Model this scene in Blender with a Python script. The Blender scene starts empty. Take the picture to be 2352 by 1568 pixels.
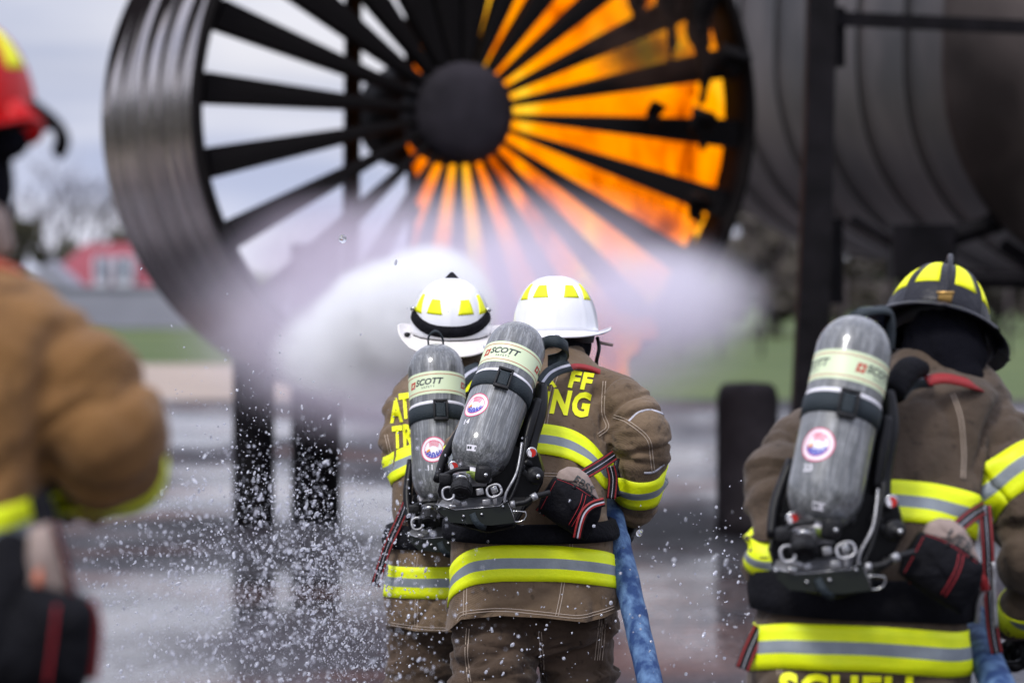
import bpy, bmesh, math, random
from mathutils import Vector, Matrix, noise, Quaternion
from mathutils.bvhtree import BVHTree
random.seed(7)
R = math.radians
SC = bpy.context.scene
COL = SC.collection

# ------------------------------------------------------------------ camera
CAM_H, LENS = 1.76, 135.0
K = LENS / 36.0 * 2352.0                     # picture pixels (2352 wide) per metre at one metre
cam_d = bpy.data.cameras.new('camera'); cam = bpy.data.objects.new('camera', cam_d); COL.objects.link(cam)
cam.location = (0, 0, CAM_H); PITCH = math.atan(174 / K)
cam.rotation_euler = (R(90) - PITCH, 0, 0)
cam_d.lens = LENS; cam_d.sensor_width = 36; cam_d.clip_end = 2000
cam_d.dof.use_dof = True; cam_d.dof.focus_distance = 11.05; cam_d.dof.aperture_fstop = 2.6
SC.camera = cam
# ------------------------------------------------------------------ world
w = bpy.data.worlds.new('World'); SC.world = w; w.use_nodes = True
nt = w.node_tree; nt.nodes.clear(); N = nt.nodes.new; LK = nt.links.new
sky = N('ShaderNodeTexSky'); sky.sky_type = 'NISHITA'; sky.sun_disc = False
sky.sun_elevation = R(52); sky.sun_rotation = R(215)
tc = N('ShaderNodeTexCoord'); mp = N('ShaderNodeMapping'); mp.inputs['Scale'].default_value = (1, 1, 7)
ns = N('ShaderNodeTexNoise'); ns.inputs['Scale'].default_value = 3.4; ns.inputs['Detail'].default_value = 5; ns.inputs['Roughness'].default_value = .5
cr = N('ShaderNodeValToRGB'); cr.color_ramp.elements[0].position = .42; cr.color_ramp.elements[1].position = .60
cr.color_ramp.elements[0].color = (4.6, 5.1, 7.2, 1); cr.color_ramp.elements[1].color = (9.2, 9.1, 10.0, 1)
mx = N('ShaderNodeMix'); mx.data_type = 'RGBA'; mx.inputs[0].default_value = .88
bg = N('ShaderNodeBackground'); bg.inputs[1].default_value = .1
out = N('ShaderNodeOutputWorld')
LK(tc.outputs['Generated'], mp.inputs[0]); LK(mp.outputs[0], ns.inputs['Vector']); LK(ns.outputs['Fac'], cr.inputs[0])
LK(sky.outputs[0], mx.inputs[6]); LK(cr.outputs[0], mx.inputs[7]); sx = N('ShaderNodeSeparateXYZ'); LK(tc.outputs['Generated'], sx.inputs[0])
zr = N('ShaderNodeMapRange'); zr.inputs['From Min'].default_value = .02; zr.inputs['From Max'].default_value = .9; zr.inputs['To Min'].default_value = .064; zr.inputs['To Max'].default_value = .15
LK(sx.outputs['Z'], zr.inputs[0])
hz_ = N('ShaderNodeMapRange'); hz_.inputs['From Min'].default_value = .0; hz_.inputs['From Max'].default_value = .05; hz_.inputs['To Min'].default_value = .026; hz_.inputs['To Max'].default_value = .0
ad = N('ShaderNodeMath'); LK(sx.outputs['Z'], hz_.inputs[0]); LK(hz_.outputs[0], ad.inputs[0]); LK(zr.outputs[0], ad.inputs[1]); LK(ad.outputs[0], bg.inputs[1])
LK(mx.outputs[2], bg.inputs[0]); LK(bg.outputs[0], out.inputs[0])
# ------------------------------------------------------------------ sun
sd = bpy.data.lights.new('sun', 'SUN'); sd.energy = 1.5; sd.angle = R(14); sd.color = (1, .97, .93)
so = bpy.data.objects.new('sun', sd); COL.objects.link(so)
az, el = R(215), R(52)
sdir = Vector((math.sin(az) * math.cos(el), math.cos(az) * math.cos(el), math.sin(el)))
so.rotation_euler = sdir.to_track_quat('Z', 'Y').to_euler()
SC.view_settings.view_transform = 'Standard'; SC.view_settings.look = 'None'; SC.view_settings.exposure = .5
SC.cycles.volume_bounces = 6; SC.cycles.max_bounces = 8; SC.cycles.transparent_max_bounces = 8
SC.cycles.use_denoising = True; SC.cycles.volume_step_rate = 2.0; SC.cycles.volume_max_steps = 64; SC.cycles.sample_clamp_indirect = 6

# ------------------------------------------------------------------ helpers
_cp, _sp = math.cos(PITCH), math.sin(PITCH)
def P(px, py, d):
    """world point seen at picture position (px,py) at distance d (metres along +Y)"""
    x, y = (px - 1176) / K, (784 - py) / K
    v = Vector((x, _cp + y * _sp, -_sp + y * _cp))
    return Vector((0, 0, CAM_H)) + v * (d / v.y)
def S(d): return d / K                        # metres per picture pixel at distance d

def mat(name, col, rough=.6, metal=0, bump=0, bscale=60, var=0, vscale=8, spec=.5, coat=0, stretch=(1, 1, 1), trans=0, sheen=0, col2=None, detail=4, contrast=None, crough=.1):
    m = bpy.data.materials.new(name); m.use_nodes = True; t = m.node_tree; b = t.nodes['Principled BSDF']
    b.inputs['Base Color'].default_value = (*col, 1); b.inputs['Roughness'].default_value = rough
    b.inputs['Metallic'].default_value = metal; b.inputs['Specular IOR Level'].default_value = spec
    b.inputs['Coat Weight'].default_value = coat; b.inputs['Coat Roughness'].default_value = crough
    b.inputs['Transmission Weight'].default_value = trans; b.inputs['Sheen Weight'].default_value = sheen
    n = t.nodes.new; l = t.links.new
    c = n('ShaderNodeTexCoord'); mm = n('ShaderNodeMapping'); mm.inputs['Scale'].default_value = stretch; l(c.outputs['Object'], mm.inputs[0])
    if var or col2:
        x = n('ShaderNodeTexNoise'); x.inputs['Scale'].default_value = vscale; x.inputs['Detail'].default_value = detail; l(mm.outputs[0], x.inputs['Vector'])
        r = n('ShaderNodeValToRGB'); lo, hi = contrast or (.3, .7)
        r.color_ramp.elements[0].position = lo; r.color_ramp.elements[1].position = hi
        c2 = col2 or tuple(min(1, v * (1 + var)) for v in col); c1 = col if col2 else tuple(v * (1 - var) for v in col)
        r.color_ramp.elements[0].color = (*c1, 1); r.color_ramp.elements[1].color = (*c2, 1)
        l(x.outputs['Fac'], r.inputs[0]); l(r.outputs[0], b.inputs['Base Color'])
    if bump:
        x = n('ShaderNodeTexNoise'); x.inputs['Scale'].default_value = bscale; x.inputs['Detail'].default_value = 3; l(mm.outputs[0], x.inputs['Vector'])
        q = n('ShaderNodeBump'); q.inputs['Strength'].default_value = bump; q.inputs['Distance'].default_value = .01
        l(x.outputs['Fac'], q.inputs['Height']); l(q.outputs[0], b.inputs['Normal'])
    return m

def cloth_mat(name, c1, c2, dirt=.5):
    m = bpy.data.materials.new(name); m.use_nodes = True; t = m.node_tree; b = t.nodes['Principled BSDF']; n = t.nodes.new; l = t.links.new
    b.inputs['Roughness'].default_value = .85; b.inputs['Specular IOR Level'].default_value = .25
    b.inputs['Sheen Weight'].default_value = .12
    c = n('ShaderNodeTexCoord')
    x = n('ShaderNodeTexNoise'); x.inputs['Scale'].default_value = 5; x.inputs['Detail'].default_value = 6; l(c.outputs['Object'], x.inputs['Vector'])
    r = n('ShaderNodeValToRGB'); r.color_ramp.elements[0].position = .35; r.color_ramp.elements[1].position = .65
    r.color_ramp.elements[0].color = (*c1, 1); r.color_ramp.elements[1].color = (*c2, 1); l(x.outputs['Fac'], r.inputs[0])
    x2 = n('ShaderNodeTexNoise'); x2.inputs['Scale'].default_value = 34; x2.inputs['Detail'].default_value = 5; l(c.outputs['Object'], x2.inputs['Vector'])
    r2 = n('ShaderNodeValToRGB'); r2.color_ramp.elements[0].position = .30; r2.color_ramp.elements[1].position = .40
    r2.color_ramp.elements[0].color = (1 - dirt, 1 - dirt, 1 - dirt, 1); r2.color_ramp.elements[1].color = (1, 1, 1, 1); l(x2.outputs['Fac'], r2.inputs[0])
    mu = n('ShaderNodeMix'); mu.data_type = 'RGBA'; mu.blend_type = 'MULTIPLY'; mu.inputs[0].default_value = 1
    l(r.outputs[0], mu.inputs[6]); l(r2.outputs[0], mu.inputs[7]); l(mu.outputs[2], b.inputs['Base Color'])
    wv = n('ShaderNodeTexWave'); wv.inputs['Scale'].default_value = 95; wv.bands_direction = 'DIAGONAL'; wv.inputs['Distortion'].default_value = .6; l(c.outputs['Object'], wv.inputs['Vector'])
    x3 = n('ShaderNodeTexNoise'); x3.inputs['Scale'].default_value = 40; x3.inputs['Detail'].default_value = 4; l(c.outputs['Object'], x3.inputs['Vector'])
    b1 = n('ShaderNodeBump'); b1.inputs['Strength'].default_value = .25; b1.inputs['Distance'].default_value = .002; l(wv.outputs['Fac'], b1.inputs['Height'])
    b2 = n('ShaderNodeBump'); b2.inputs['Strength'].default_value = .45; b2.inputs['Distance'].default_value = .012
    l(x3.outputs['Fac'], b2.inputs['Height']); l(b1.outputs[0], b2.inputs['Normal']); l(b2.outputs[0], b.inputs['Normal'])
    return m

M = {}
M['tan'] = cloth_mat('brown_cloth', (.118, .078, .046), (.185, .128, .079), .4)
M['tanR'] = cloth_mat('dark_brown_cloth', (.055, .038, .025), (.095, .067, .046), .4)
M['trouser'] = cloth_mat('soiled_brown_cloth', (.05, .032, .02), (.105, .07, .047), .6)
M['ochre'] = cloth_mat('ochre_cloth', (.17, .082, .025), (.26, .13, .042), .35)
M['lime'] = mat('lime_reflective', (.86, 1.0, .0), .55, var=.05, vscale=30, bump=.12, bscale=120)
M['silver'] = mat('silver_reflective', (.24, .27, .29), .45, var=.1, vscale=30, bump=.1, bscale=150)
M['letter'] = mat('lime_letter', (.94, .96, .0), .6, bump=.1, bscale=200)
M['white'] = mat('white_enamel', (.84, .84, .86), .28, coat=.4, var=.03, vscale=14)
M['offwhite'] = mat('worn_white_enamel', (.78, .74, .70), .35, var=.1, vscale=25)
M['blackleather'] = mat('black_leather', (.007, .007, .012), .4, bump=.3, bscale=60, spec=.3)
M['black'] = mat('black_rubber', (.005, .005, .006), .4, bump=.15, bscale=150, spec=.3)
M['blackplastic'] = mat('black_plastic', (.005, .005, .006), .35, bump=.05, spec=.18)
M['rubber'] = mat('worn_black_rubber', (.010, .010, .011), .5, bump=.2, bscale=90, spec=.28, var=.3, vscale=30)
M['dialred'] = mat('red_dial', (.62, .03, .02), .45)
M['pad'] = mat('black_nylon', (.006, .006, .008), .8, spec=.12, bump=.5, bscale=90, var=.3, vscale=20)
M['knit'] = mat('black_knit', (.005, .005, .008), .95, bump=.4, bscale=180, spec=.1)
M['teal'] = mat('dark_teal_webbing', (.010, .019, .025), .7, bump=.4, bscale=250)
M['red'] = mat('red_webbing', (.27, .008, .009), .6, bump=.3, bscale=200)
M['redstitch'] = mat('red_thread', (.32, .012, .02), .7)
M['thread'] = mat('pale_thread', (.42, .34, .27), .8)
M['piping'] = mat('grey_reflective_piping', (.5, .5, .56), .5)
M['redshell'] = mat('red_enamel', (.50, .001, .002), .4, spec=.25)
M['steel'] = mat('polished_steel', (.5, .5, .5), .25, metal=1, bump=.1, bscale=60)
M['alu'] = mat('cast_aluminium', (.34, .34, .35), .4, metal=.65, bump=.3, bscale=50, var=.3, vscale=30)
M['brass'] = mat('brass', (.55, .33, .1), .35, metal=.9)
M['blacktray'] = mat('black_lacquered_plate', (.004, .006, .002), .3, spec=.22, bump=.1, bscale=20)
M['label'] = mat('pale_green_label', (.70, .80, .52), .45, var=.04)
M['labelred'] = mat('label_red_ink', (.50, .05, .03), .5)
M['ink'] = mat('label_black_ink', (.04, .05, .05), .5)
M['stickwhite'] = mat('white_sticker', (.84, .82, .86), .4)
M['stickpink'] = mat('red_sticker_ink', (.75, .06, .16), .45)
M['stickblue'] = mat('blue_sticker_ink', (.035, .05, .42), .45)
M['stickorange'] = mat('orange_sticker_ink', (.8, .3, .04), .45)
M['yellow_glow'] = mat('yellow_green_pad', (.25, .34, .05), .5)
M['beige'] = mat('beige_fabric', (.30, .23, .20), .8, bump=.2, bscale=100, var=.12, vscale=20)
M['skin'] = mat('skin', (.5, .28, .2), .5, bump=.1)
M['orange'] = mat('orange_fabric', (.55, .13, .05), .7)
M['sootblack'] = mat('soot_black_steel', (.006, .005, .005), .85, bump=.4, bscale=6, spec=.12)
M['post'] = mat('charred_steel_post', (.006, .005, .006), .75, bump=.5, bscale=14, var=.6, vscale=6, spec=.15)
M['hub'] = mat('grey_soot_hub', (.026, .023, .028), .85, var=.6, vscale=2.2, spec=.15, bump=.4, bscale=8)
M['seam'] = mat('dark_seam_steel', (.022, .018, .017), .5, metal=.4)
M['branch'] = mat('bare_bark', (.055, .042, .045), .9, var=.3)
M['hedge'] = mat('dull_foliage', (.07, .066, .035), .9, var=.4, vscale=3)
M['concrete_wall'] = mat('grey_render', (.27, .27, .32), .8, var=.08, vscale=1)
M['redroof'] = mat('red_roof', (.25, .045, .06), .7, var=.15, vscale=2)
M['glass'] = mat('window_glass', (.16, .19, .24), .15)
M['trimwhite'] = mat('white_trim', (.6, .6, .66), .6)

def cyl_mat():
    m = bpy.data.materials.new('carbon_wrap_cylinder'); m.use_nodes = True; t = m.node_tree; b = t.nodes['Principled BSDF']; n = t.nodes.new; l = t.links.new
    c = n('ShaderNodeTexCoord'); cols = []
    prev = None
    for k, (sc, rot) in enumerate([((30, 30, 2.5), (0, 0, 0)), ((7, 7, 26), (.5, .35, 0)), ((160, 160, 10), (.12, -.1, 0))]):
        mm = n('ShaderNodeMapping'); mm.inputs['Scale'].default_value = sc; mm.inputs['Rotation'].default_value = rot; l(c.outputs['Object'], mm.inputs[0])
        x = n('ShaderNodeTexNoise'); x.inputs['Scale'].default_value = 1.6; x.inputs['Detail'].default_value = 6; x.inputs['Roughness'].default_value = .65; l(mm.outputs[0], x.inputs['Vector'])
        if prev is None: prev = x.outputs['Fac']
        else:
            a = n('ShaderNodeMix'); a.inputs[0].default_value = (.0, .25, .45)[k]; l(prev, a.inputs[2]); l(x.outputs['Fac'], a.inputs[3]); prev = a.outputs[0]
    r = n('ShaderNodeValToRGB'); e = r.color_ramp.elements
    e[0].position = .35; e[0].color = (.030, .032, .032, 1); e[1].position = .66; e[1].color = (.42, .43, .44, 1)
    q = e.new(.5); q.color = (.12, .125, .125, 1)
    l(prev, r.inputs[0]); l(r.outputs[0], b.inputs['Base Color'])
    b.inputs['Roughness'].default_value = .4; b.inputs['Coat Weight'].default_value = .9; b.inputs['Coat Roughness'].default_value = .08
    q = n('ShaderNodeBump'); q.inputs['Strength'].default_value = .3; q.inputs['Distance'].default_value = .002; l(prev, q.inputs['Height']); l(q.outputs[0], b.inputs['Normal'])
    return m
M['cyl'] = cyl_mat()

def hose_mat():
    m = mat('faded_blue_hose_jacket', (.012, .045, .15), .8, bump=.5, bscale=260, col2=(.15, .27, .45), vscale=30, detail=9, contrast=(.42, .75), stretch=(1, 1, .5))
    return m
M['hose'] = hose_mat()

# --- objects
def link(o): COL.objects.link(o); return o
def setp(o, label=None, cat=None, group=None, kind=None):
    if label: o['label'] = label
    if cat: o['category'] = cat
    if group: o['group'] = group
    if kind: o['kind'] = kind
    return o
def empty(name, loc=(0, 0, 0), mw=None, **k):
    o = bpy.data.objects.new(name, None); o.empty_display_size = .1; link(o)
    if mw is not None: o.matrix_world = mw
    else: o.location = loc
    return setp(o, **k)
def obj(name, bm, mats, parent=None, smooth=True, world=True, **k):
    """link bm as one mesh. world=True: the bm is in world coordinates even under a parent at a location"""
    me = bpy.data.meshes.new(name)
    if isinstance(bm, bpy.types.Mesh): me = bm; me.name = name
    else: bm.to_mesh(me); bm.free()
    if not isinstance(mats, (list, tuple)): mats = [mats]
    for m_ in mats: me.materials.append(m_)
    for p_ in me.polygons: p_.use_smooth = smooth
    o = bpy.data.objects.new(name, me); link(o)
    if parent is not None:
        o.parent = parent
        if world:
            inv = parent_world(parent).inverted(); me.transform(inv)
    return setp(o, **k)
def parent_world(p):
    m_ = p.matrix_basis.copy(); q = p.parent
    while q: m_ = q.matrix_basis @ m_; q = q.parent
    return m_
def recenter(o):
    """put the origin of a top-level mesh at the middle of its base"""
    me = o.data; xs = [v.co for v in me.vertices]
    c = Vector((sum(v.x for v in xs) / len(xs), sum(v.y for v in xs) / len(xs), min(v.z for v in xs)))
    me.transform(Matrix.Translation(-c)); o.location = c; return o

def box(bm, c, s, rot=None, mi=0, bevel=0):
    r_ = bmesh.ops.create_cube(bm, size=1)
    mtx = Matrix.Translation(Vector(c)) @ (rot.to_4x4() if rot else Matrix()) @ Matrix.Diagonal((*s, 1))
    vs = r_['verts']; bmesh.ops.transform(bm, matrix=mtx, verts=vs)
    fs = {f for v in vs for f in v.link_faces}
    for f in fs: f.material_index = mi
    if bevel:
        es = list({e for v in vs for e in v.link_edges}); rr = bmesh.ops.bevel(bm, geom=es, offset=bevel, segments=2, affect='EDGES', profile=.5)
        for f in rr['faces']: f.material_index = mi
def ball(bm, c, r, s=(1, 1, 1), seg=16, mi=0, rot=None):
    r_ = bmesh.ops.create_uvsphere(bm, u_segments=seg, v_segments=max(6, seg // 2), radius=r)
    mtx = Matrix.Translation(Vector(c)) @ (rot.to_4x4() if rot else Matrix()) @ Matrix.Diagonal((*s, 1))
    bmesh.ops.transform(bm, matrix=mtx, verts=r_['verts'])
    for f in {f for v in r_['verts'] for f in v.link_faces}: f.material_index = mi
def frame(d):
    d = d.normalized(); a = Vector((0, 0, 1)) if abs(d.z) < .9 else Vector((1, 0, 0))
    u = d.cross(a).normalized(); return u, u.cross(d)
def catmull(pts, sub):
    """pts: list of tuples of floats"""
    out = []; n = len(pts)
    for i in range(n - 1):
        p0 = pts[max(i - 1, 0)]; p1 = pts[i]; p2 = pts[i + 1]; p3 = pts[min(i + 2, n - 1)]
        for k in range(sub):
            t = k / sub
            out.append(tuple(.5 * ((2 * b) + (c - a) * t + (2 * a - 5 * b + 4 * c - d) * t * t + (3 * b - a - 3 * c + d) * t ** 3) for a, b, c, d in zip(p0, p1, p2, p3)))
    out.append(tuple(pts[-1])); return out
def rings_to_bm(bm, rings, closed=True, cap=True, mi=0, wrap=True):
    vv = [[bm.verts.new(p) for p in r_] for r_ in rings]; n = len(rings[0])
    for a, b in zip(vv, vv[1:]):
        for j in range(n if wrap else n - 1):
            k = (j + 1) % n
            f = bm.faces.new((a[j], a[k], b[k], b[j])); f.material_index = mi
    if cap and wrap:
        f = bm.faces.new(vv[0][::-1]); f.material_index = mi
        f = bm.faces.new(vv[-1]); f.material_index = mi
    return vv
def tube(bm, pts, r=None, n=12, sub=4, mi=0, cap=True, flat=1, up=None):
    """pts: Vectors with a constant radius r, or (Vector, radius) pairs. flat<1 flattens along the second frame axis"""
    if r is not None: pts = [(p, r) for p in pts]
    c = catmull([(*p, q) for p, q in pts], sub) if sub > 1 else [(*p, q) for p, q in pts]
    ctr = [Vector(x[:3]) for x in c]; rad = [x[3] for x in c]; rings = []
    d = (ctr[1] - ctr[0]).normalized()
    u, v = frame(d)
    if up is not None: v = (Vector(up) - d * d.dot(Vector(up))).normalized(); u = d.cross(v)
    for i, p in enumerate(ctr):
        t = (ctr[min(i + 1, len(ctr) - 1)] - ctr[max(i - 1, 0)])
        if t.length < 1e-7: t = d
        t.normalize(); q = d.rotation_difference(t); u = q @ u; v = q @ v; d = t
        rings.append([p + (u * math.cos(a) + v * math.sin(a) * flat) * rad[i] for a in [2 * math.pi * j / n for j in range(n)]])
    rings_to_bm(bm, rings, cap=cap, mi=mi)
def capsules(bm, chain, n=18, sub=4):
    """a tapering limb with rounded ends"""
    (p0, r0), (p1, r1) = chain[0], chain[-1]
    tube(bm, chain, n=n, sub=sub)
    ball(bm, p0, r0 * .99, seg=14); ball(bm, p1, r1 * .99, seg=14)
def lathe(bm, prof, n=32, M4=None, mi=None, cap=True):
    rings = [[Vector((r_ * math.cos(2 * math.pi * j / n), r_ * math.sin(2 * math.pi * j / n), z)) for j in range(n)] for r_, z in prof]
    if M4 is not None: rings = [[M4 @ p for p in r_] for r_ in rings]
    rings_to_bm(bm, rings, cap=cap, mi=mi or 0)
def axisM(p, d):
    d = Vector(d).normalized(); u, v = frame(d)
    m_ = Matrix((u, v, d)).transposed().to_4x4(); m_.translation = Vector(p); return m_
def remesh(bm, voxel, smooth=4, fac=.5):
    me = bpy.data.meshes.new('tmp'); bmesh.ops.recalc_face_normals(bm, faces=bm.faces); bm.to_mesh(me); bm.free()
    o = bpy.data.objects.new('tmp', me); link(o)
    m1 = o.modifiers.new('r', 'REMESH'); m1.mode = 'VOXEL'; m1.voxel_size = voxel; m1.use_smooth_shade = True
    if smooth:
        m2 = o.modifiers.new('s', 'SMOOTH'); m2.iterations = smooth; m2.factor = fac
    dg = bpy.context.evaluated_depsgraph_get(); res = bpy.data.meshes.new_from_object(o.evaluated_get(dg))
    bpy.data.objects.remove(o); bpy.data.meshes.remove(me); return res
def crumple(me, amp, freq, seed, mask=None, amp2=.45, limbs=None, crease=.5):
    """fold-like displacement: rounded ridges between sharp valleys, as real geometry"""
    off = Vector((seed * 3.7, seed * 1.9, seed * 5.3))
    nn = [v.normal.copy() for v in me.vertices]; segs = []
    for ch in limbs or []:
        s0 = 0
        for (p0, r0), (p1, r1) in zip(ch, ch[1:]):
            segs.append((p0, (p1 - p0).normalized(), (p1 - p0).length, s0, max(r0, r1))); s0 += (p1 - p0).length
    for v, n_ in zip(me.vertices, nn):
        p = v.co.copy(); q = p + off; lk = 0
        if segs:
            best = None
            for p0, ax, L, s0, r_ in segs:
                t = max(0, min(L, (p - p0).dot(ax))); dd = (p - p0 - ax * t).length / r_
                if best is None or dd < best[0]: best = (dd, ax, s0 + t)
            lk = max(0, min(1, (1.45 - best[0]) / .35))
            if lk: q = q + best[1] * best[2] * 1.3 * lk
        wv = noise.noise_vector(q * 4.0) * .07
        s_ = Vector((q.x, q.y, q.z * 1.25)) + wv
        a = abs(noise.noise(s_ * freq)) * 2 - .45
        b = abs(noise.noise((s_ + Vector((9, 3, 1))) * freq * 2.3)) ** .75 * 1.7 - .5
        c = noise.noise((s_ * Vector((1, 1, 1)).x + Vector((4, 8, 2))) * freq * .9) / .10
        d = -math.exp(-c * c)
        k = (mask(p) if mask else 1) * (1 + .35 * lk)
        v.co = p + n_ * (amp * (a + amp2 * b + crease * d) * k)
    me.update()
def bvh(me):
    return BVHTree.FromPolygons([v.co for v in me.vertices], [tuple(p.vertices) for p in me.polygons])
def sheet(bm, grid, t, mis=None, closed=False):
    """a thin cloth-like sheet from a grid of (point, normal); t thickness; mis material index per column"""
    top = [[bm.verts.new(p + n_ * t) for p, n_ in row] for row in grid]
    bot = [[bm.verts.new(p - n_ * .004) for p, n_ in row] for row in grid]
    nr, nc = len(grid), len(grid[0])
    def face(vs, mi):
        try: f = bm.faces.new(vs); f.material_index = mi
        except ValueError: pass
    for i in range(nr - 1):
        for j in range(nc - 1):
            mi = mis[j] if mis else 0
            face((top[i][j], top[i + 1][j], top[i + 1][j + 1], top[i][j + 1]), mi)
        face((top[i][0], bot[i][0], bot[i + 1][0], top[i + 1][0]), mis[0] if mis else 0)
        face((top[i][-1], top[i + 1][-1], bot[i + 1][-1], bot[i][-1]), mis[-1] if mis else 0)
    if not closed:
        for j in range(nc - 1):
            mi = mis[j] if mis else 0
            face((top[0][j], top[0][j + 1], bot[0][j + 1], bot[0][j]), mi)
            face((top[-1][j], bot[-1][j], bot[-1][j + 1], top[-1][j + 1]), mi)
def ribbon(bm, pts, width, nrm, cols=(0,), t=.0015, sub=5, snap=None, wdir=None):
    """a strap through 3D points; nrm = outward normal(s); cols = material index per stripe (equal widths or (idx,width) pairs)"""
    if not isinstance(nrm, (list, tuple)): nrm = [nrm] * len(pts)
    c = catmull([(*p, *Vector(n_)) for p, n_ in zip(pts, nrm)], sub) if sub > 1 else [(*p, *n_) for p, n_ in zip(pts, nrm)]
    cols = [(x if isinstance(x, tuple) else (x, 1)) for x in cols]; tot = sum(x[1] for x in cols); edges = [0]
    for x in cols: edges.append(edges[-1] + x[1] / tot)
    grid = []
    for i, x in enumerate(c):
        p = Vector(x[:3]); n_ = Vector(x[3:]).normalized()
        a = Vector(c[max(i - 1, 0)][:3]); b = Vector(c[min(i + 1, len(c) - 1)][:3]); d = (b - a).normalized()
        s_ = d.cross(n_).normalized(); row = []
        for e in edges:
            q = p + s_ * (e - .5) * width
            if snap:
                h, hn, _, _ = snap.ray_cast(q + n_ * .12, -n_, .3)
                if h is not None: q = h + n_ * .001
            row.append((q, n_))
        grid.append(row)
    sheet(bm, grid, t, [x[0] for x in cols])

def text_bm(s, size, offset=.0, sub=2, shear=0):
    cu = bpy.data.curves.new('t', 'FONT'); cu.body = s; cu.size = size; cu.offset = offset * size; cu.shear = shear; cu.resolution_u = 3; cu.space_character = 1.12 if offset > .04 else 1.0
    cu.align_x = 'CENTER'; cu.align_y = 'CENTER'
    o = bpy.data.objects.new('t', cu); link(o); dg = bpy.context.evaluated_depsgraph_get(); dg.update()
    me = bpy.data.meshes.new_from_object(o.evaluated_get(dg)); bm = bmesh.new(); bm.from_mesh(me)
    bpy.data.objects.remove(o); bpy.data.curves.remove(cu); bpy.data.meshes.remove(me)
    bmesh.ops.triangulate(bm, faces=bm.faces)
    for _ in range(6):
        es = [e for e in bm.edges if e.calc_length() > size * (.35 if sub < 2 else .18)]
        if not es: break
        bmesh.ops.subdivide_edges(bm, edges=es, cuts=1); bmesh.ops.triangulate(bm, faces=[f for f in bm.faces if len(f.verts) > 3])
    return bm
def project_text(s, c, size, tree, ang=0, xs=1, off=.004, bold=.02, dirv=Vector((0, 1, 0)), shear=0, slant=0):
    """letters printed on cloth: c centre, ang tilt (deg), thrown onto the surface along dirv"""
    bm = text_bm(s, size, bold, shear=shear); a = R(ang)
    rt = Vector((0, 0, 1)).cross(-dirv).normalized(); up = (-dirv).cross(rt).normalized()
    for v in bm.verts:
        x, y = v.co.x * xs, v.co.y; x += y * slant
        q = c + rt * (x * math.cos(a) - y * math.sin(a)) + up * (x * math.sin(a) + y * math.cos(a))
        h, hn, _, _ = tree.ray_cast(q - dirv * .5, dirv, 1.2)
        v.co = (h if h is not None else q) - dirv * off
    return bm
def join(bm, other):
    me = bpy.data.meshes.new('j'); other.to_mesh(me); other.free(); bm.from_mesh(me); bpy.data.meshes.remove(me)

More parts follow.
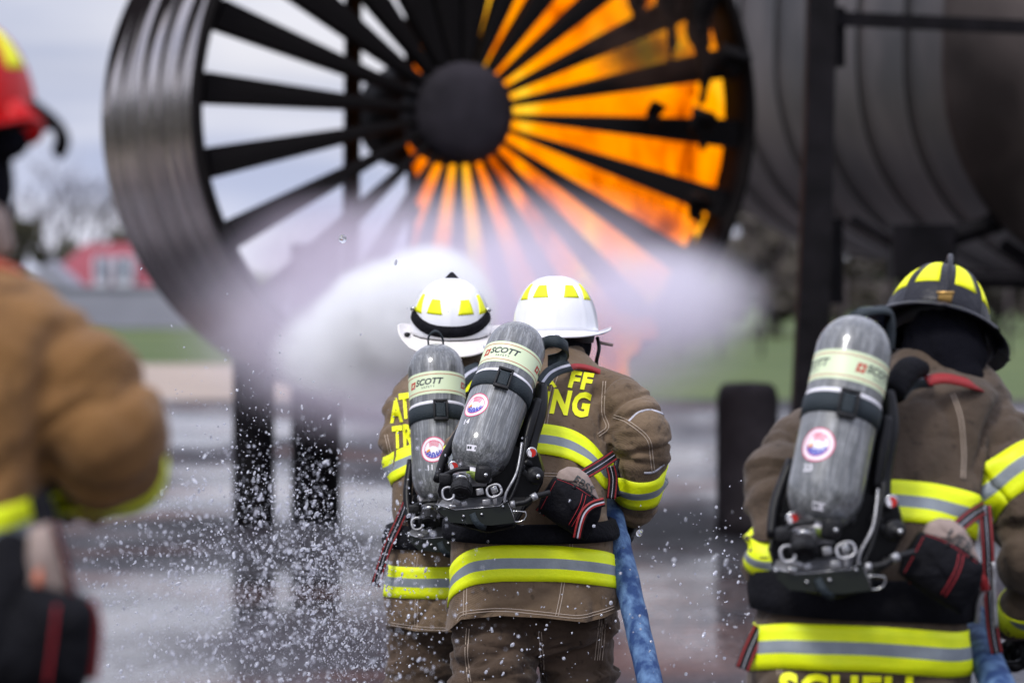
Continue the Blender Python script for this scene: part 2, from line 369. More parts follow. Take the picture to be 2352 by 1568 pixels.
# ================================================================== SETTING
def ground_sheet(name, x0, x1, y0, y1, z, m, nx=8, ny=8, amp=0):
    bm = bmesh.new(); g = [[bm.verts.new((x0 + (x1 - x0) * i / nx, y0 + (y1 - y0) * j / ny, z + (noise.noise(Vector((i * .8, j * .8, 0))) * amp if amp else 0))) for i in range(nx + 1)] for j in range(ny + 1)]
    for a, b in zip(g, g[1:]):
        for i in range(nx): bm.faces.new((a[i], a[i + 1], b[i + 1], b[i]))
    return obj(name, bm, m, kind='structure')
def wet_mat():
    m = bpy.data.materials.new('wet_concrete'); m.use_nodes = True; t = m.node_tree; b = t.nodes['Principled BSDF']; n = t.nodes.new; l = t.links.new
    c = n('ShaderNodeTexCoord'); mm = n('ShaderNodeMapping'); mm.inputs['Scale'].default_value = (.35, .12, 1); l(c.outputs['Object'], mm.inputs[0])
    x = n('ShaderNodeTexNoise'); x.inputs['Scale'].default_value = 1.3; x.inputs['Detail'].default_value = 7; x.inputs['Roughness'].default_value = .6; l(mm.outputs[0], x.inputs['Vector'])
    r = n('ShaderNodeValToRGB'); e = r.color_ramp.elements
    e[0].position = .38; e[0].color = (.006, .0055, .007, 1); e[1].position = .64; e[1].color = (.042, .037, .044, 1)
    l(x.outputs['Fac'], r.inputs[0]); xr = n('ShaderNodeTexNoise'); xr.inputs['Scale'].default_value = .45; xr.inputs['Detail'].default_value = 3; l(c.outputs['Object'], xr.inputs['Vector'])
    rr = n('ShaderNodeValToRGB'); rr.color_ramp.elements[0].position = .50; rr.color_ramp.elements[1].position = .62; l(xr.outputs['Fac'], rr.inputs[0])
    mxr = n('ShaderNodeMix'); mxr.data_type = 'RGBA'; mxr.inputs[7].default_value = (.07, .032, .025, 1); l(rr.outputs[0], mxr.inputs[0]); l(r.outputs[0], mxr.inputs[6]); l(mxr.outputs[2], b.inputs['Base Color'])
    r2 = n('ShaderNodeValToRGB'); e = r2.color_ramp.elements; e[0].position = .40; e[0].color = (.14,) * 3 + (1,); e[1].position = .56; e[1].color = (.62,) * 3 + (1,)
    x2 = n('ShaderNodeTexNoise'); x2.inputs['Scale'].default_value = .9; x2.inputs['Detail'].default_value = 5; l(mm.outputs[0], x2.inputs['Vector']); l(x2.outputs['Fac'], r2.inputs[0]); l(r2.outputs[0], b.inputs['Roughness'])
    ct = n('ShaderNodeMapRange'); ct.inputs['From Min'].default_value = .14; ct.inputs['From Max'].default_value = .45; ct.inputs['To Min'].default_value = .55; ct.inputs['To Max'].default_value = .0; l(r2.outputs[0], ct.inputs[0]); l(ct.outputs[0], b.inputs['Coat Weight']); b.inputs['Coat Roughness'].default_value = .08
    sp = n('ShaderNodeMapRange'); sp.inputs['From Min'].default_value = .14; sp.inputs['From Max'].default_value = .6; sp.inputs['To Min'].default_value = .75; sp.inputs['To Max'].default_value = .12; l(r2.outputs[0], sp.inputs[0]); l(sp.outputs[0], b.inputs['Specular IOR Level'])
    x3 = n('ShaderNodeTexNoise'); x3.inputs['Scale'].default_value = 9; x3.inputs['Detail'].default_value = 4; l(c.outputs['Object'], x3.inputs['Vector'])
    q = n('ShaderNodeBump'); q.inputs['Strength'].default_value = .9; q.inputs['Distance'].default_value = .06; l(x3.outputs['Fac'], q.inputs['Height']); l(q.outputs[0], b.inputs['Normal'])
    return m
M['grass'] = mat('grass', (.038, .070, .010), .95, var=.45, vscale=.25, col2=(.085, .115, .022))
M['sand'] = mat('pale_gravel', (.34, .27, .22), .95, var=.2, vscale=.3)
ground_sheet('ground', -500, 500, -40, 900, -.012, M['grass'], 10, 14)
ground_sheet('gravel_strip', -60, 0, 49, 69, -.004, M['sand'], 6, 4)
ground_sheet('concrete_pad', -40, 40, -12, 50.5, .0, wet_mat(), 8, 8)

# --- far red-roofed building and wall
def building():
    D = 230
    a = P(95, 755, D); b_ = P(470, 755, D); x0, x1 = a.x, b_.x; ze = P(0, 668, D).z; zr = P(0, 558, D).z
    root = empty('house', ((x0 + x1) / 2, D + 4, 0), label='long grey house with a dull red roof beyond the grass', cat='house')
    bm = bmesh.new(); box(bm, ((x0 + x1) / 2, D + 4, ze / 2), (x1 - x0, 8, ze)); obj('wall', bm, M['concrete_wall'], root, smooth=False)
    bm = bmesh.new(); o = .5
    v = [bm.verts.new(p) for p in [(x0 - o, D - o, ze), (x1 + o, D - o, ze), (x1 + o, D + 8 + o, ze), (x0 - o, D + 8 + o, ze), (x0 + 2.2, D + 4, zr), (x1 - .5, D + 4, zr)]]
    for f in [(0, 1, 5, 4), (2, 3, 4, 5), (1, 2, 5), (3, 0, 4), (3, 2, 1, 0)]: bm.faces.new([v[i] for i in f])
    rf = obj('roof', bm, M['redroof'], root, smooth=False)
    for cx, wd in ((232, 34), (283, 42)):
        p = P(cx, 625, D - .2); bm = bmesh.new(); hw = wd * S(D) / 2
        box(bm, (p.x, D + .9, p.z), (hw * 2, 2.4, 1.9)); dm = obj('dormer', bm, M['trimwhite'], rf, smooth=False)
        bm = bmesh.new(); box(bm, (p.x, D - .33, p.z + .2), (hw * 1.1, .06, 1.3)); obj('window', bm, M['glass'], root, smooth=False)
    # gable end wing in front
    g = P(110, 755, D - 6); bm = bmesh.new(); w_ = 2.0; zz = P(0, 600, D - 6).z
    v = [bm.verts.new(q) for q in [(g.x - w_, D - 6, 0), (g.x + w_, D - 6, 0), (g.x + w_, D - 6, ze * .85), (g.x, D - 6, zz), (g.x - w_, D - 6, ze * .85)]]
    bm.faces.new(v); r_ = bmesh.ops.extrude_face_region(bm, geom=bm.faces[:]); bmesh.ops.translate(bm, vec=(0, 5.4, 0), verts=[q for q in r_['geom'] if isinstance(q, bmesh.types.BMVert)])
    obj('wing', bm, M['concrete_wall'], root, smooth=False)
building()
bm = bmesh.new(); a = P(250, 757, 108); b_ = P(720, 757, 108)
box(bm, ((a.x + b_.x) / 2 - 8, 108, P(0, 662, 108).z / 2), (b_.x - a.x + 24, .35, P(0, 662, 108).z)); box(bm, ((a.x + b_.x) / 2 - 8, 108, P(0, 662, 108).z + .03), (b_.x - a.x + 24.2, .5, .08))
recenter(obj('garden_wall', bm, M['concrete_wall'], smooth=False, label='low grey wall along the far edge of the grass', cat='wall'))

# --- trees
def tree_mesh(h, seed, spread=.42, levels=4):
    rnd = random.Random(seed); bt, bc = bmesh.new(), bmesh.new()
    def grow(bm, p, d, L, r, lv):
        q = p + d * L; mid = p + d * L * .5 + Vector((rnd.uniform(-1, 1), rnd.uniform(-1, 1), 0)) * L * .06
        tube(bm, [(p, r), (mid, r * .85), (q, r * .62)], n=5 if lv else 8, sub=1)
        if lv >= levels: return
        for k in range(rnd.randint(3, 4) if lv else 5):
            f = rnd.uniform(.45, 1); s_ = p.lerp(q, f); a = rnd.uniform(0, 6.28); sp = rnd.uniform(.5, 1) * spread * 2
            e = (d + Vector((math.cos(a), math.sin(a), rnd.uniform(-.1, .5))) * sp).normalized()
            grow(bc, s_, e, L * rnd.uniform(.55, .78), r * .5, lv + 1)
    grow(bt, Vector((0, 0, -.2)), Vector((0, 0, 1)), h * .5, h * .026, 0)
    return bt, bc
def tree(px, d, py_top, seed, label, group, m=None, levels=4):
    base = P(px, 700, d); h = P(px, py_top, d).z; bt, bc = tree_mesh(h, seed, levels=levels)
    root = empty('bare_tree', (base.x, d, 0), label=label, cat='tree', group=group)
    obj('trunk', bt, m or M['branch'], root, world=False); obj('crown', bc, m or M['branch'], root, world=False)
def bush(name, px, d, wpx, py_top, seed, label, group, m):
    rnd = random.Random(seed); base = P(px, 700, d); h = P(px, py_top, d).z; hw = wpx * S(d) / 2
    root = empty(name, (base.x, d, 0), label=label, cat='shrub' if h < 5 else 'tree', group=group)
    bm = bmesh.new()
    for i in range(7): tube(bm, [(Vector((rnd.uniform(-.3, .3) * hw, 0, -.1)), .07), (Vector((rnd.uniform(-.8, .8) * hw, rnd.uniform(-1, 1), h * rnd.uniform(.5, .85))), .02)], n=5, sub=1)
    obj('stem', bm, M['branch'], root, world=False)
    bm = bmesh.new()
    cl = [(rnd.uniform(-.85, .85) * hw, rnd.uniform(-.5, .5) * hw, h * rnd.uniform(.15, .9), rnd.uniform(.22, .4) * min(hw, h * .6)) for _ in range(16)]
    for i in range(1500):
        cx, cy, cz, cr_ = rnd.choice(cl); d_ = Vector((rnd.gauss(0, 1), rnd.gauss(0, 1), rnd.gauss(0, 1))).normalized() * cr_ * rnd.uniform(.5, 1.05)
        p = Vector((cx, cy, cz)) + d_; p.z = max(.02, p.z); s_ = rnd.uniform(.1, .22) * (h / 4 + .5)
        u, v = frame(Vector((rnd.gauss(0, 1), rnd.gauss(0, 1), rnd.gauss(0, 1)))); bm.faces.new([bm.verts.new(p + u * s_), bm.verts.new(p + v * s_ * .6), bm.verts.new(p - u * s_), bm.verts.new(p - v * s_ * .6)])
    obj('crown', bm, m, root, world=False, smooth=False)
for i, (px, d, t, s_, nm) in enumerate([(52, 250, 430, 3, 'bare leafless tree seen just right of the red helmet'), (135, 250, 375, 5, 'tallest bare leafless tree above the gable of the house'),
                                       (215, 255, 430, 8, 'bare leafless tree behind the middle of the red roof'), (282, 250, 440, 11, 'bare leafless tree between the red roof and the round engine cowl'),
                                       (-25, 250, 420, 13, 'bare leafless tree behind the red helmeted firefighter')]):
    tree(px, d, t, s_, nm, 'bare trees behind the red roofed house')
bush('evergreen_shrub', 40, 244, 150, 500, 21, 'dark evergreen clump left of the gable of the house', 'evergreen clumps behind the house', M['hedge'])
bush('evergreen_shrub', 235, 246, 200, 528, 23, 'dark evergreen clump behind the red roof', 'evergreen clumps behind the house', M['hedge'])
M['brush'] = mat('brown_brush', (.10, .085, .07), .95, var=.3, vscale=.4)
for i, (px, w_, t, c_) in enumerate([(1560, 230, 560, 1), (1765, 260, 400, 1), (1950, 230, 500, 1), (2120, 240, 500, 0), (2300, 240, 540, 1), (2450, 200, 560, 0)]):
    bush('brush_thicket', px, 92 + 3 * i, w_, t, 40 + i, ['olive brush thicket', 'brown brush thicket'][c_] + [' seen through the mist right of the engine', ' behind the short round post', ' just right of the tall black post', ' left of the black helmet', ' behind the black helmet', ' at the right edge beyond the fuselage'][i],
         'brush thickets beyond the grass', [M['hedge'], M['brush']][c_])
def treeline():
    rnd = random.Random(99); bm = bmesh.new()
    for i in range(5200):
        y = rnd.uniform(5, 135); x = -48 + rnd.uniform(-5, 5); top = 8 + 3.5 * noise.noise(Vector((y * .12, 0, 0))); p = Vector((x, y, rnd.uniform(0, top))); s_ = rnd.uniform(.5, 1.1)
        u, v = frame(Vector((rnd.gauss(0, 1), rnd.gauss(0, 1), rnd.gauss(0, 1)))); bm.faces.new([bm.verts.new(p + u * s_), bm.verts.new(p + v * s_ * .6), bm.verts.new(p - u * s_), bm.verts.new(p - v * s_ * .6)])
    recenter(obj('wood', bm, M['hedge'], smooth=False, kind='stuff', label='dark wood along the left side, seen reflected in the engine cowl', cat='wood'))
treeline()
# low fence far right
def rail_fence():
    D = 75; root = empty('rail_fence', (P(2000, 700, D).x, D, 0), label='low grey rail fence across the grass behind the firefighter on the right', cat='fence')
    bm = bmesh.new(); a = P(1560, 700, D).x; b2 = P(2600, 700, D).x
    for z in (.45, .95, 1.4): tube(bm, [Vector((a, D, z)), Vector((b2, D, z))], .02, n=6, sub=1)
    obj('rail', bm, M['branch'], root)
    for i in range(12):
        bm = bmesh.new(); x = a + (b2 - a) * i / 11; tube(bm, [Vector((x, D, -.05)), Vector((x, D, 1.5))], .035, n=8, sub=1); obj('post', bm, M['branch'], root)
rail_fence()

# ================================================================== ENGINE MOCK-UP
def cowl_mat():
    m = bpy.data.materials.new('rolled_steel_cowl'); m.use_nodes = True; t = m.node_tree; b = t.nodes['Principled BSDF']; n = t.nodes.new; l = t.links.new
    c = n('ShaderNodeTexCoord'); sep = n('ShaderNodeSeparateXYZ'); l(c.outputs['Object'], sep.inputs[0])
    b.inputs['Metallic'].default_value = .97
    # streaks that run round the barrel: noise stretched so it varies along the axis (local z) and slowly round it
    mm = n('ShaderNodeMapping'); mm.inputs['Scale'].default_value = (.5, .5, 9); l(c.outputs['Object'], mm.inputs[0])
    x = n('ShaderNodeTexNoise'); x.inputs['Scale'].default_value = 1.4; x.inputs['Detail'].default_value = 6; l(mm.outputs[0], x.inputs['Vector'])
    r = n('ShaderNodeValToRGB'); e = r.color_ramp.elements; e[0].position = .3; e[0].color = (.34, .31, .30, 1); e[1].position = .68; e[1].color = (.80, .73, .70, 1); l(x.outputs['Fac'], r.inputs[0])
    # soot baked on the top of the cowl, with ragged points
    mm2 = n('ShaderNodeMapping'); mm2.inputs['Scale'].default_value = (.15, .15, 3.0); l(c.outputs['Object'], mm2.inputs[0])
    x2 = n('ShaderNodeTexNoise'); x2.inputs['Scale'].default_value = 1.1; x2.inputs['Detail'].default_value = 2; l(mm2.outputs[0], x2.inputs['Vector'])
    a1 = n('ShaderNodeMath'); a1.operation = 'MULTIPLY_ADD'; a1.inputs[1].default_value = 4.0; l(x2.outputs['Fac'], a1.inputs[0]); l(sep.outputs['Y'], a1.inputs[2])
    r2 = n('ShaderNodeValToRGB'); e = r2.color_ramp.elements; e[0].position = .0; e[0].color = (0, 0, 0, 1); e[1].position = 1; e[1].color = (1, 1, 1, 1)
    mr = n('ShaderNodeMapRange'); mr.inputs['From Min'].default_value = 2.3; mr.inputs['From Max'].default_value = 2.5; l(a1.outputs[0], mr.inputs[0])
    mx = n('ShaderNodeMix'); mx.data_type = 'RGBA'; l(mr.outputs[0], mx.inputs[0]); l(r.outputs[0], mx.inputs[6]); mx.inputs[7].default_value = (.008, .006, .006, 1); l(mx.outputs[2], b.inputs['Base Color'])
    r3 = n('ShaderNodeMapRange'); r3.inputs['To Min'].default_value = .2; r3.inputs['To Max'].default_value = 1.0; l(mr.outputs[0], r3.inputs[0]); l(r3.outputs[0], b.inputs['Roughness'])
    spc = n('ShaderNodeMapRange'); spc.inputs['To Min'].default_value = .5; spc.inputs['To Max'].default_value = .04; l(mr.outputs[0], spc.inputs[0]); l(spc.outputs[0], b.inputs['Specular IOR Level'])
    inv = n('ShaderNodeMath'); inv.operation = 'MULTIPLY_ADD'; inv.inputs[1].default_value = -.97; inv.inputs[2].default_value = .97; l(mr.outputs[0], inv.inputs[0]); l(inv.outputs[0], b.inputs['Metallic'])
    q = n('ShaderNodeBump'); q.inputs['Strength'].default_value = .5; q.inputs['Distance'].default_value = .03; l(x.outputs['Fac'], q.inputs['Height']); l(q.outputs[0], b.inputs['Normal'])
    return m
EF = P(1102, 255, 24.0); ER = P(850, 285, 26.2)
EA = (ER - EF).normalized(); EX = EA.cross(Vector((0, 0, 1))).normalized()
if EX.x < 0: EX = -EX
EY = EX.cross(EA)
if EY.z < 0: EY = -EY
EM = Matrix((EX, EY, EA)).transposed().to_4x4(); EM.translation = EF
eng = empty('jet_engine', mw=EM, label='giant mock jet engine with a steel cowl and black blades, burning inside', cat='jet engine')
EL = (ER - EF).length
def engine():
    n = 128; bm = bmesh.new(); prof = []
    for i in range(49):
        z = EL * i / 48; bulge = 1.86 + .03 * math.sin(math.pi * i / 48); prof.append((bulge + .010 * math.sin(i * 1.35) , z))
    lathe(bm, prof + [(1.83, EL + .02), (1.79, EL)], n=n, cap=False); obj('cowl', bm, cowl_mat(), eng, world=False)
    bm = bmesh.new(); lathe(bm, [(1.858, .0), (1.845, -.05), (1.81, -.06), (1.782, .005), (1.76, .1), (1.75, EL * .5), (1.785, EL)], n=n, cap=False); obj('inner_lining', bm, M['sootblack'], eng, world=False)
    bm = bmesh.new(); lathe(bm, [(0, .17), (.1, .175), (.22, .195), (.30, .24), (.325, .30), (.325, .62), (0, .63)], n=48, cap=False)
    obj('hub', bm, M['hub'], eng, world=False)
    # hub centre sits a little left of the ring's centre in the picture
    NB = 24
    for k in range(NB):
        a = 2 * math.pi * k / NB - R(3.9); top = math.sin(a) ; bm = bmesh.new()
        fat = 1 + ((1.0 if math.cos(a) < .15 else .35) if top > .80 else .35 if top > .45 and math.cos(a) < 0 else 0)
        ca, sa = math.cos(a), math.sin(a); rr = [(.28, .011), (.6, .032), (1.0, .054), (1.4, .074), (1.76, .092)]; rings = []
        for r_, hw in rr:
            hw *= fat; tw = .12; c = Vector((ca * r_, sa * r_, .35 - .27 * (r_ - .28) / 1.5)); t_ = Vector((-sa, ca, 0)); z_ = Vector((0, 0, 1)); q = []
            for sx, sz in ((-1, -1), (0, -1.15), (1, -1), (1, 1), (0, 1.15), (-1, 1)): q.append(c + t_ * hw * sx + z_ * sz * .05 + t_ * sz * tw * .06)
            rings.append(q)
        rings_to_bm(bm, rings); obj('blade', bm, M['sootblack'], eng, world=False, smooth=False)
engine()
# rear frame of the engine: core housing, struts
def wbox(px0, py0, px1, py1, d, thick, bm, taper=0):
    a = P(px0, py0, d); b2 = P(px1, py1, d); box(bm, ((a.x + b2.x) / 2, d, (a.z + b2.z) / 2), (abs(b2.x - a.x), thick, abs(a.z - b2.z)), bevel=.01)
bm = bmesh.new(); c = P(985, 262, 25.8); lathe(bm, [(0, -.25), (.24, -.2), (.345, 0), (.36, .5), (0, .5)], n=40, M4=axisM(c, EA), cap=False)
obj('core_housing', bm, M['sootblack'], eng)
bm = bmesh.new(); tube(bm, [P(815, -360, 25.9), P(806, 560, 25.9), P(800, 900, 25.9)], 20 * S(25.9), n=8, sub=2); obj('rear_strut', bm, M['sootblack'], eng)
bm = bmesh.new(); wbox(930, -420, 1050, 190, 25.9, .2, bm); obj('rear_strut', bm, M['sootblack'], eng, smooth=False)
bm = bmesh.new(); wbox(935, 360, 990, 880, 25.9, .2, bm); obj('rear_strut', bm, M['sootblack'], eng, smooth=False)
bm = bmesh.new(); wbox(1455, -80, 1500, 190, 25.4, .1, bm); wbox(1500, 120, 1720, 175, 25.2, .1, bm); obj('scorched_panel', bm, M['sootblack'], eng, smooth=False)
for (x, y0, y1, r_) in ((1612, -40, 232, .26), (1612, 262, 345, .17), (1600, 452, 520, .16), (1468, -60, 95, .20), (1540, -80, 150, .24), (1500, 240, 300, .12), (1680, 120, 180, .2)):
    bm = bmesh.new(); tube(bm, [(P(x + 12, y0, 24.34), r_), (P(x - 6, y0 * .6 + y1 * .4, 24.36), r_ * .72), (P(x + 5, y0 * .3 + y1 * .7, 24.34), r_ * .36), (P(x, y1, 24.34), .012)], n=12, sub=5, flat=.35)
    mm_ = bpy.data.meshes.new('x'); bm.to_mesh(mm_); bm.free(); crumple(mm_, .03, 4, x * .01); obj('hanging_scrap', mm_, M['sootblack'], eng)

# --- fire inside
def fire_mat():
    m = bpy.data.materials.new('flame'); m.use_nodes = True; t = m.node_tree; t.nodes.clear(); n = t.nodes.new; l = t.links.new
    c = n('ShaderNodeTexCoord'); mm = n('ShaderNodeMapping'); mm.inputs['Scale'].default_value = (1.5, 1.5, .7); l(c.outputs['Object'], mm.inputs[0])
    x = n('ShaderNodeTexNoise'); x.inputs['Scale'].default_value = 1.5; x.inputs['Detail'].default_value = 4; x.inputs['Distortion'].default_value = .6; l(mm.outputs[0], x.inputs['Vector'])
    r = n('ShaderNodeValToRGB'); e = r.color_ramp.elements
    e[0].position = .30; e[0].color = (.035, .006, .0, 1); e[1].position = .69; e[1].color = (1, .72, .04, 1)
    for p_, cc in ((.38, (.50, .08, .0, 1)), (.46, (.95, .21, .0, 1)), (.57, (1, .33, .0, 1))): q = e.new(p_); q.color = cc
    l(x.outputs['Fac'], r.inputs[0]); em = n('ShaderNodeEmission'); em.inputs[1].default_value = 1.0; l(r.outputs[0], em.inputs[0])
    o = n('ShaderNodeOutputMaterial'); l(em.outputs[0], o.inputs[0]); return m
def fire():
    bm = bmesh.new(); rnd = random.Random(5)
    for i in range(24):
        px = 1010 + (1775 - 1010) * i / 23 + rnd.uniform(-15, 15); d = 24.35 + rnd.uniform(0, 1.0); dx = min(.96, abs(px - 1102) / 700)
        base = 255 + 690 * math.sqrt(max(0, 1 - dx * dx)) - 60; top = -330 + 420 * (dx ** 2) + rnd.uniform(-60, 60) if px > 1050 else rnd.uniform(60, 130)
        r_ = rnd.uniform(.16, .24); ch = []
        for k in range(7):
            t = k / 6; ch.append((P(px + 26 * math.sin(i + t * 5), base + (top - base) * t, d), max(.05, r_ * (1.1 - .6 * t ** 2))))
        tube(bm, ch, n=12, sub=2); 
    for px, py, r_ in ((1250, 640, .5), (1450, 600, .45), (1120, 600, .4)): ball(bm, P(px, py, 25.3), r_, seg=20)
    me = remesh(bm, .05, 3); crumple(me, .06, 2.2, 3)
    inv = EM.inverted()
    for v in me.vertices:                     # the flames fill the barrel and stop at its lining
        q = inv @ v.co; q.z = min(max(q.z, .50 - .28 * min(1, math.hypot(q.x, q.y) / 1.75)), 2.0); rr_ = math.hypot(q.x, q.y)
        if rr_ > 1.74: k_ = (1.74 - .05 * abs(noise.noise(v.co * 3))) / rr_; q.x *= k_; q.y *= k_
        v.co = EM @ q
    bm = bmesh.new()
    for x, y, r_ in ((1375, 820, .09), (1405, 795, .12), (1445, 770, .10), (1485, 745, .06)): ball(bm, P(x, y, 23.6), r_, (1, 1, 1.5), seg=16)
    tube(bm, [(P(1395, 960, 23.6), .16), (P(1400, 860, 23.6), .12), (P(1415, 800, 23.6), .08), (P(1450, 745, 23.6), .02)], n=12)
    m2 = remesh(bm, .03, 3); crumple(m2, .04, 4, 8)
    recenter(obj('ground_fire', m2, M.setdefault('flame', fire_mat()), label='small low fire burning behind the mist right of the middle helmet', cat='fire', kind='stuff'))
    recenter(obj('fire', me, M['flame'], label='orange and yellow fire filling the right half of the engine', cat='fire', kind='stuff'))
fire()

# --- posts
def post(name, x0, x1, ytop, d, label, rad=None, taper=0, square=False, top_round=False, group=None):
    c = P((x0 + x1) / 2, 700, d); hw = (x1 - x0) / 2 * S(d); h = P(0, ytop, d).z; bm = bmesh.new()
    if square:
        rings = []
        for z, k in ((0, 1 + taper), (h * .5, 1 + taper * .5), (h, 1)):
            s_ = hw * k; rings.append([Vector((c.x + sx * s_, d + sy * s_, z)) for sx, sy in ((-1, -1), (1, -1), (1, 1), (-1, 1))])
        rings_to_bm(bm, rings)
    else:
        pr = [(hw * 1.04, 0), (hw, .1), (hw, h - hw * .5)] + ([(hw * .93, h - hw * .22), (hw * .75, h - hw * .05), (0.001, h)] if top_round else [(hw, h)])
        lathe(bm, pr, n=28, M4=Matrix.Translation((c.x, d, 0)))
    root = recenter(obj(name, bm, M['post'], smooth=not square, label=label, cat='post', group=group))
    bm = bmesh.new()
    return root
post('steel_post', 534, 630, 735, 26.0, 'thick black steel post under the lowest left edge of the engine cowl', group='black posts under the engine')
post('steel_post', 668, 782, 560, 26.6, 'wide black post standing second from the left under the engine', group='black posts under the engine')
post('short_post', 1646, 1788, 876, 25.4, 'short stubby grey post with a rounded top, beside the engine', top_round=True).data.materials[0] = mat('weathered_steel', (.045, .038, .04), .8, var=.4, vscale=5, bump=.4, bscale=12, spec=.2)
# --- tall gantry of black beams
def gantry():
    d = 22.5; c = P(1868, 700, d); root = empty('steel_gantry', (c.x, d, 0), label='tall black steel gantry post with a long cross beam at the top right', cat='gantry')
    bm = bmesh.new(); s_ = S(d); rings = []
    for py, x0, x1 in ((None, 1812, 1880), (1040, 1815, 1888), (600, 1836, 1908), (300, 1848, 1912), (-420, 1860, 1925)):
        z = 0 if py is None else P(0, py, d).z; a = P(x0, 700, d).x; b2 = P(x1, 700, d).x
        rings.append([Vector(q) for q in ((a, d - .12, z), (b2, d - .12, z), (b2, d + .12, z), (a, d + .12, z))])
    rings_to_bm(bm, rings); obj('post', bm, M['post'], root, smooth=False)
    bm = bmesh.new(); a = P(1905, 43, d); b2 = P(2700, 78, d + .5); tube(bm, [a, b2], 23 * s_, n=4, sub=1, up=(0, .7, .7)); obj('cross_beam', bm, M['post'], root, smooth=False)
    for q_, h_ in ((P(1918, 600, d + .05), .5), (P(1922, 86, d + .05), .35)):
        bm = bmesh.new(); box(bm, q_, (.09, .1, h_)); obj('bracket', bm, M['post'], root, smooth=False)
gantry()
# --- fuselage
def fuselage():
    C0 = P(2640, 90, 27.0); C1 = P(2170, 80, 32.0); ax = (C1 - C0).normalized()
    EX_ = ax.cross(Vector((0, 0, 1))).normalized(); EX_ = EX_ if EX_.x > 0 else -EX_; EY_ = EX_.cross(ax); EY_ = EY_ if EY_.z > 0 else -EY_
    m_ = Matrix((EX_, EY_, ax)).transposed().to_4x4(); m_.translation = C0
    root = empty('plane_fuselage', mw=m_, label='sooty grey steel aeroplane fuselage hanging behind the gantry at the right', cat='aeroplane')
    L = (C1 - C0).length; bm = bmesh.new(); n = 96; rings = []
    for i in range(61):
        t = i / 60; z = -3 + (L + 3) * t; a = 2.35 - .1 * t; b2 = 1.70 + .2 * t; q = []
        for j in range(n):
            th = 2 * math.pi * j / n; cx, sy = math.cos(th), math.sin(th); e = .8
            q.append(Vector((a * math.copysign(abs(cx) ** e, cx), b2 * math.copysign(abs(sy) ** e, sy), z)))
        rings.append(q)
    rings_to_bm(bm, rings); fm = mat('sooty_steel_skin', (.022, .017, .015), .48, metal=.5, bump=.5, bscale=2.2, col2=(.13, .105, .095), vscale=.55, detail=6, contrast=(.40, .62))
    obj('skin', bm, fm, root, world=False)
    for i in range(6):
        t = .12 + i * .15; z = -3 + (L + 3) * t; a = 2.35 - .1 * t + .012; b2 = 1.70 + .2 * t + .012; bm = bmesh.new(); rings = []
        for dz, k in ((-.035, 0), (-.025, .012), (.025, .012), (.035, 0)):
            q = []
            for j in range(n):
                th = 2 * math.pi * j / n; cx, sy = math.cos(th), math.sin(th); e = .8
                q.append(Vector(((a + k) * math.copysign(abs(cx) ** e, cx), (b2 + k) * math.copysign(abs(sy) ** e, sy), z + dz)))
            rings.append(q)
        rings_to_bm(bm, rings, cap=False); obj('hoop_seam', bm, M['seam'], root, world=False)
fuselage()
def undercarriage():
    d = 24.0; c = P(2130, 700, d); root = empty('support_frame', (c.x, d, 0), label='black steel support frame of beams under the fuselage behind the black helmet', cat='frame')
    bm = bmesh.new(); wbox(2045, 515, 2185, 640, d, .4, bm); obj('node_block', bm, M['post'], root, smooth=False)
    for a, b2, r_ in (((1955, 500), (2080, 575), 14), ((2120, 565), (2420, 470), 26), ((2170, 640), (2700, 645), 24), ((2300, 560), (2420, 640), 18)):
        bm = bmesh.new(); tube(bm, [P(*a, d), P(*b2, d)], r_ * S(d), n=6, sub=1); obj('beam', bm, M['post'], root, smooth=False)
    for x in (2115, 2500):
        bm = bmesh.new(); p = P(x, 640, d); tube(bm, [p, Vector((p.x, p.y, 0))], .13, n=8, sub=1); obj('leg', bm, M['post'], root)
undercarriage()

# ================================================================== PEOPLE
def ring_at(rg, py):
    """interpolated torso ring at picture height py"""
    rg = sorted(rg); 
    for a, b in zip(rg, rg[1:]):
        if a[0] <= py <= b[0]:
            t = (py - a[0]) / (b[0] - a[0]); t = t * t * (3 - 2 * t) * .35 + t * .65
            return tuple(x + (y - x) * t for x, y in zip(a, b))
    return rg[0] if py < rg[0][0] else rg[-1]
def ring_pt(rg, py, u, k=1.0, e=.82):
    """point of the torso at height py; u angle: 0 = the wearer's back (towards camera), + = picture right"""
    _, cx, hw, d, b = ring_at(rg, py); c = P(cx, py, d); a = hw * S(d)
    s_, c_ = math.sin(u), math.cos(u)
    return c + Vector((a * k * math.copysign(abs(s_) ** e, s_), -b * k * math.copysign(abs(c_) ** e, c_), 0)), c
def torso_bm(bm, rg, sub=5, n=56, k=1.0):
    c = catmull(sorted(rg), sub); rings = []
    for py, cx, hw, d, b in c:
        o = P(cx, py, d); a = hw * S(d) * k; q = []
        for j in range(n):
            th = 2 * math.pi * j / n; s_, c_ = math.sin(th), math.cos(th); e = .82
            q.append(o + Vector((a * math.copysign(abs(s_) ** e, s_), -b * k * math.copysign(abs(c_) ** e, c_), 0)))
        rings.append(q)
    rings_to_bm(bm, rings)
def chainP(ch): return [(P(x, y, d), r) for x, y, d, r in ch]

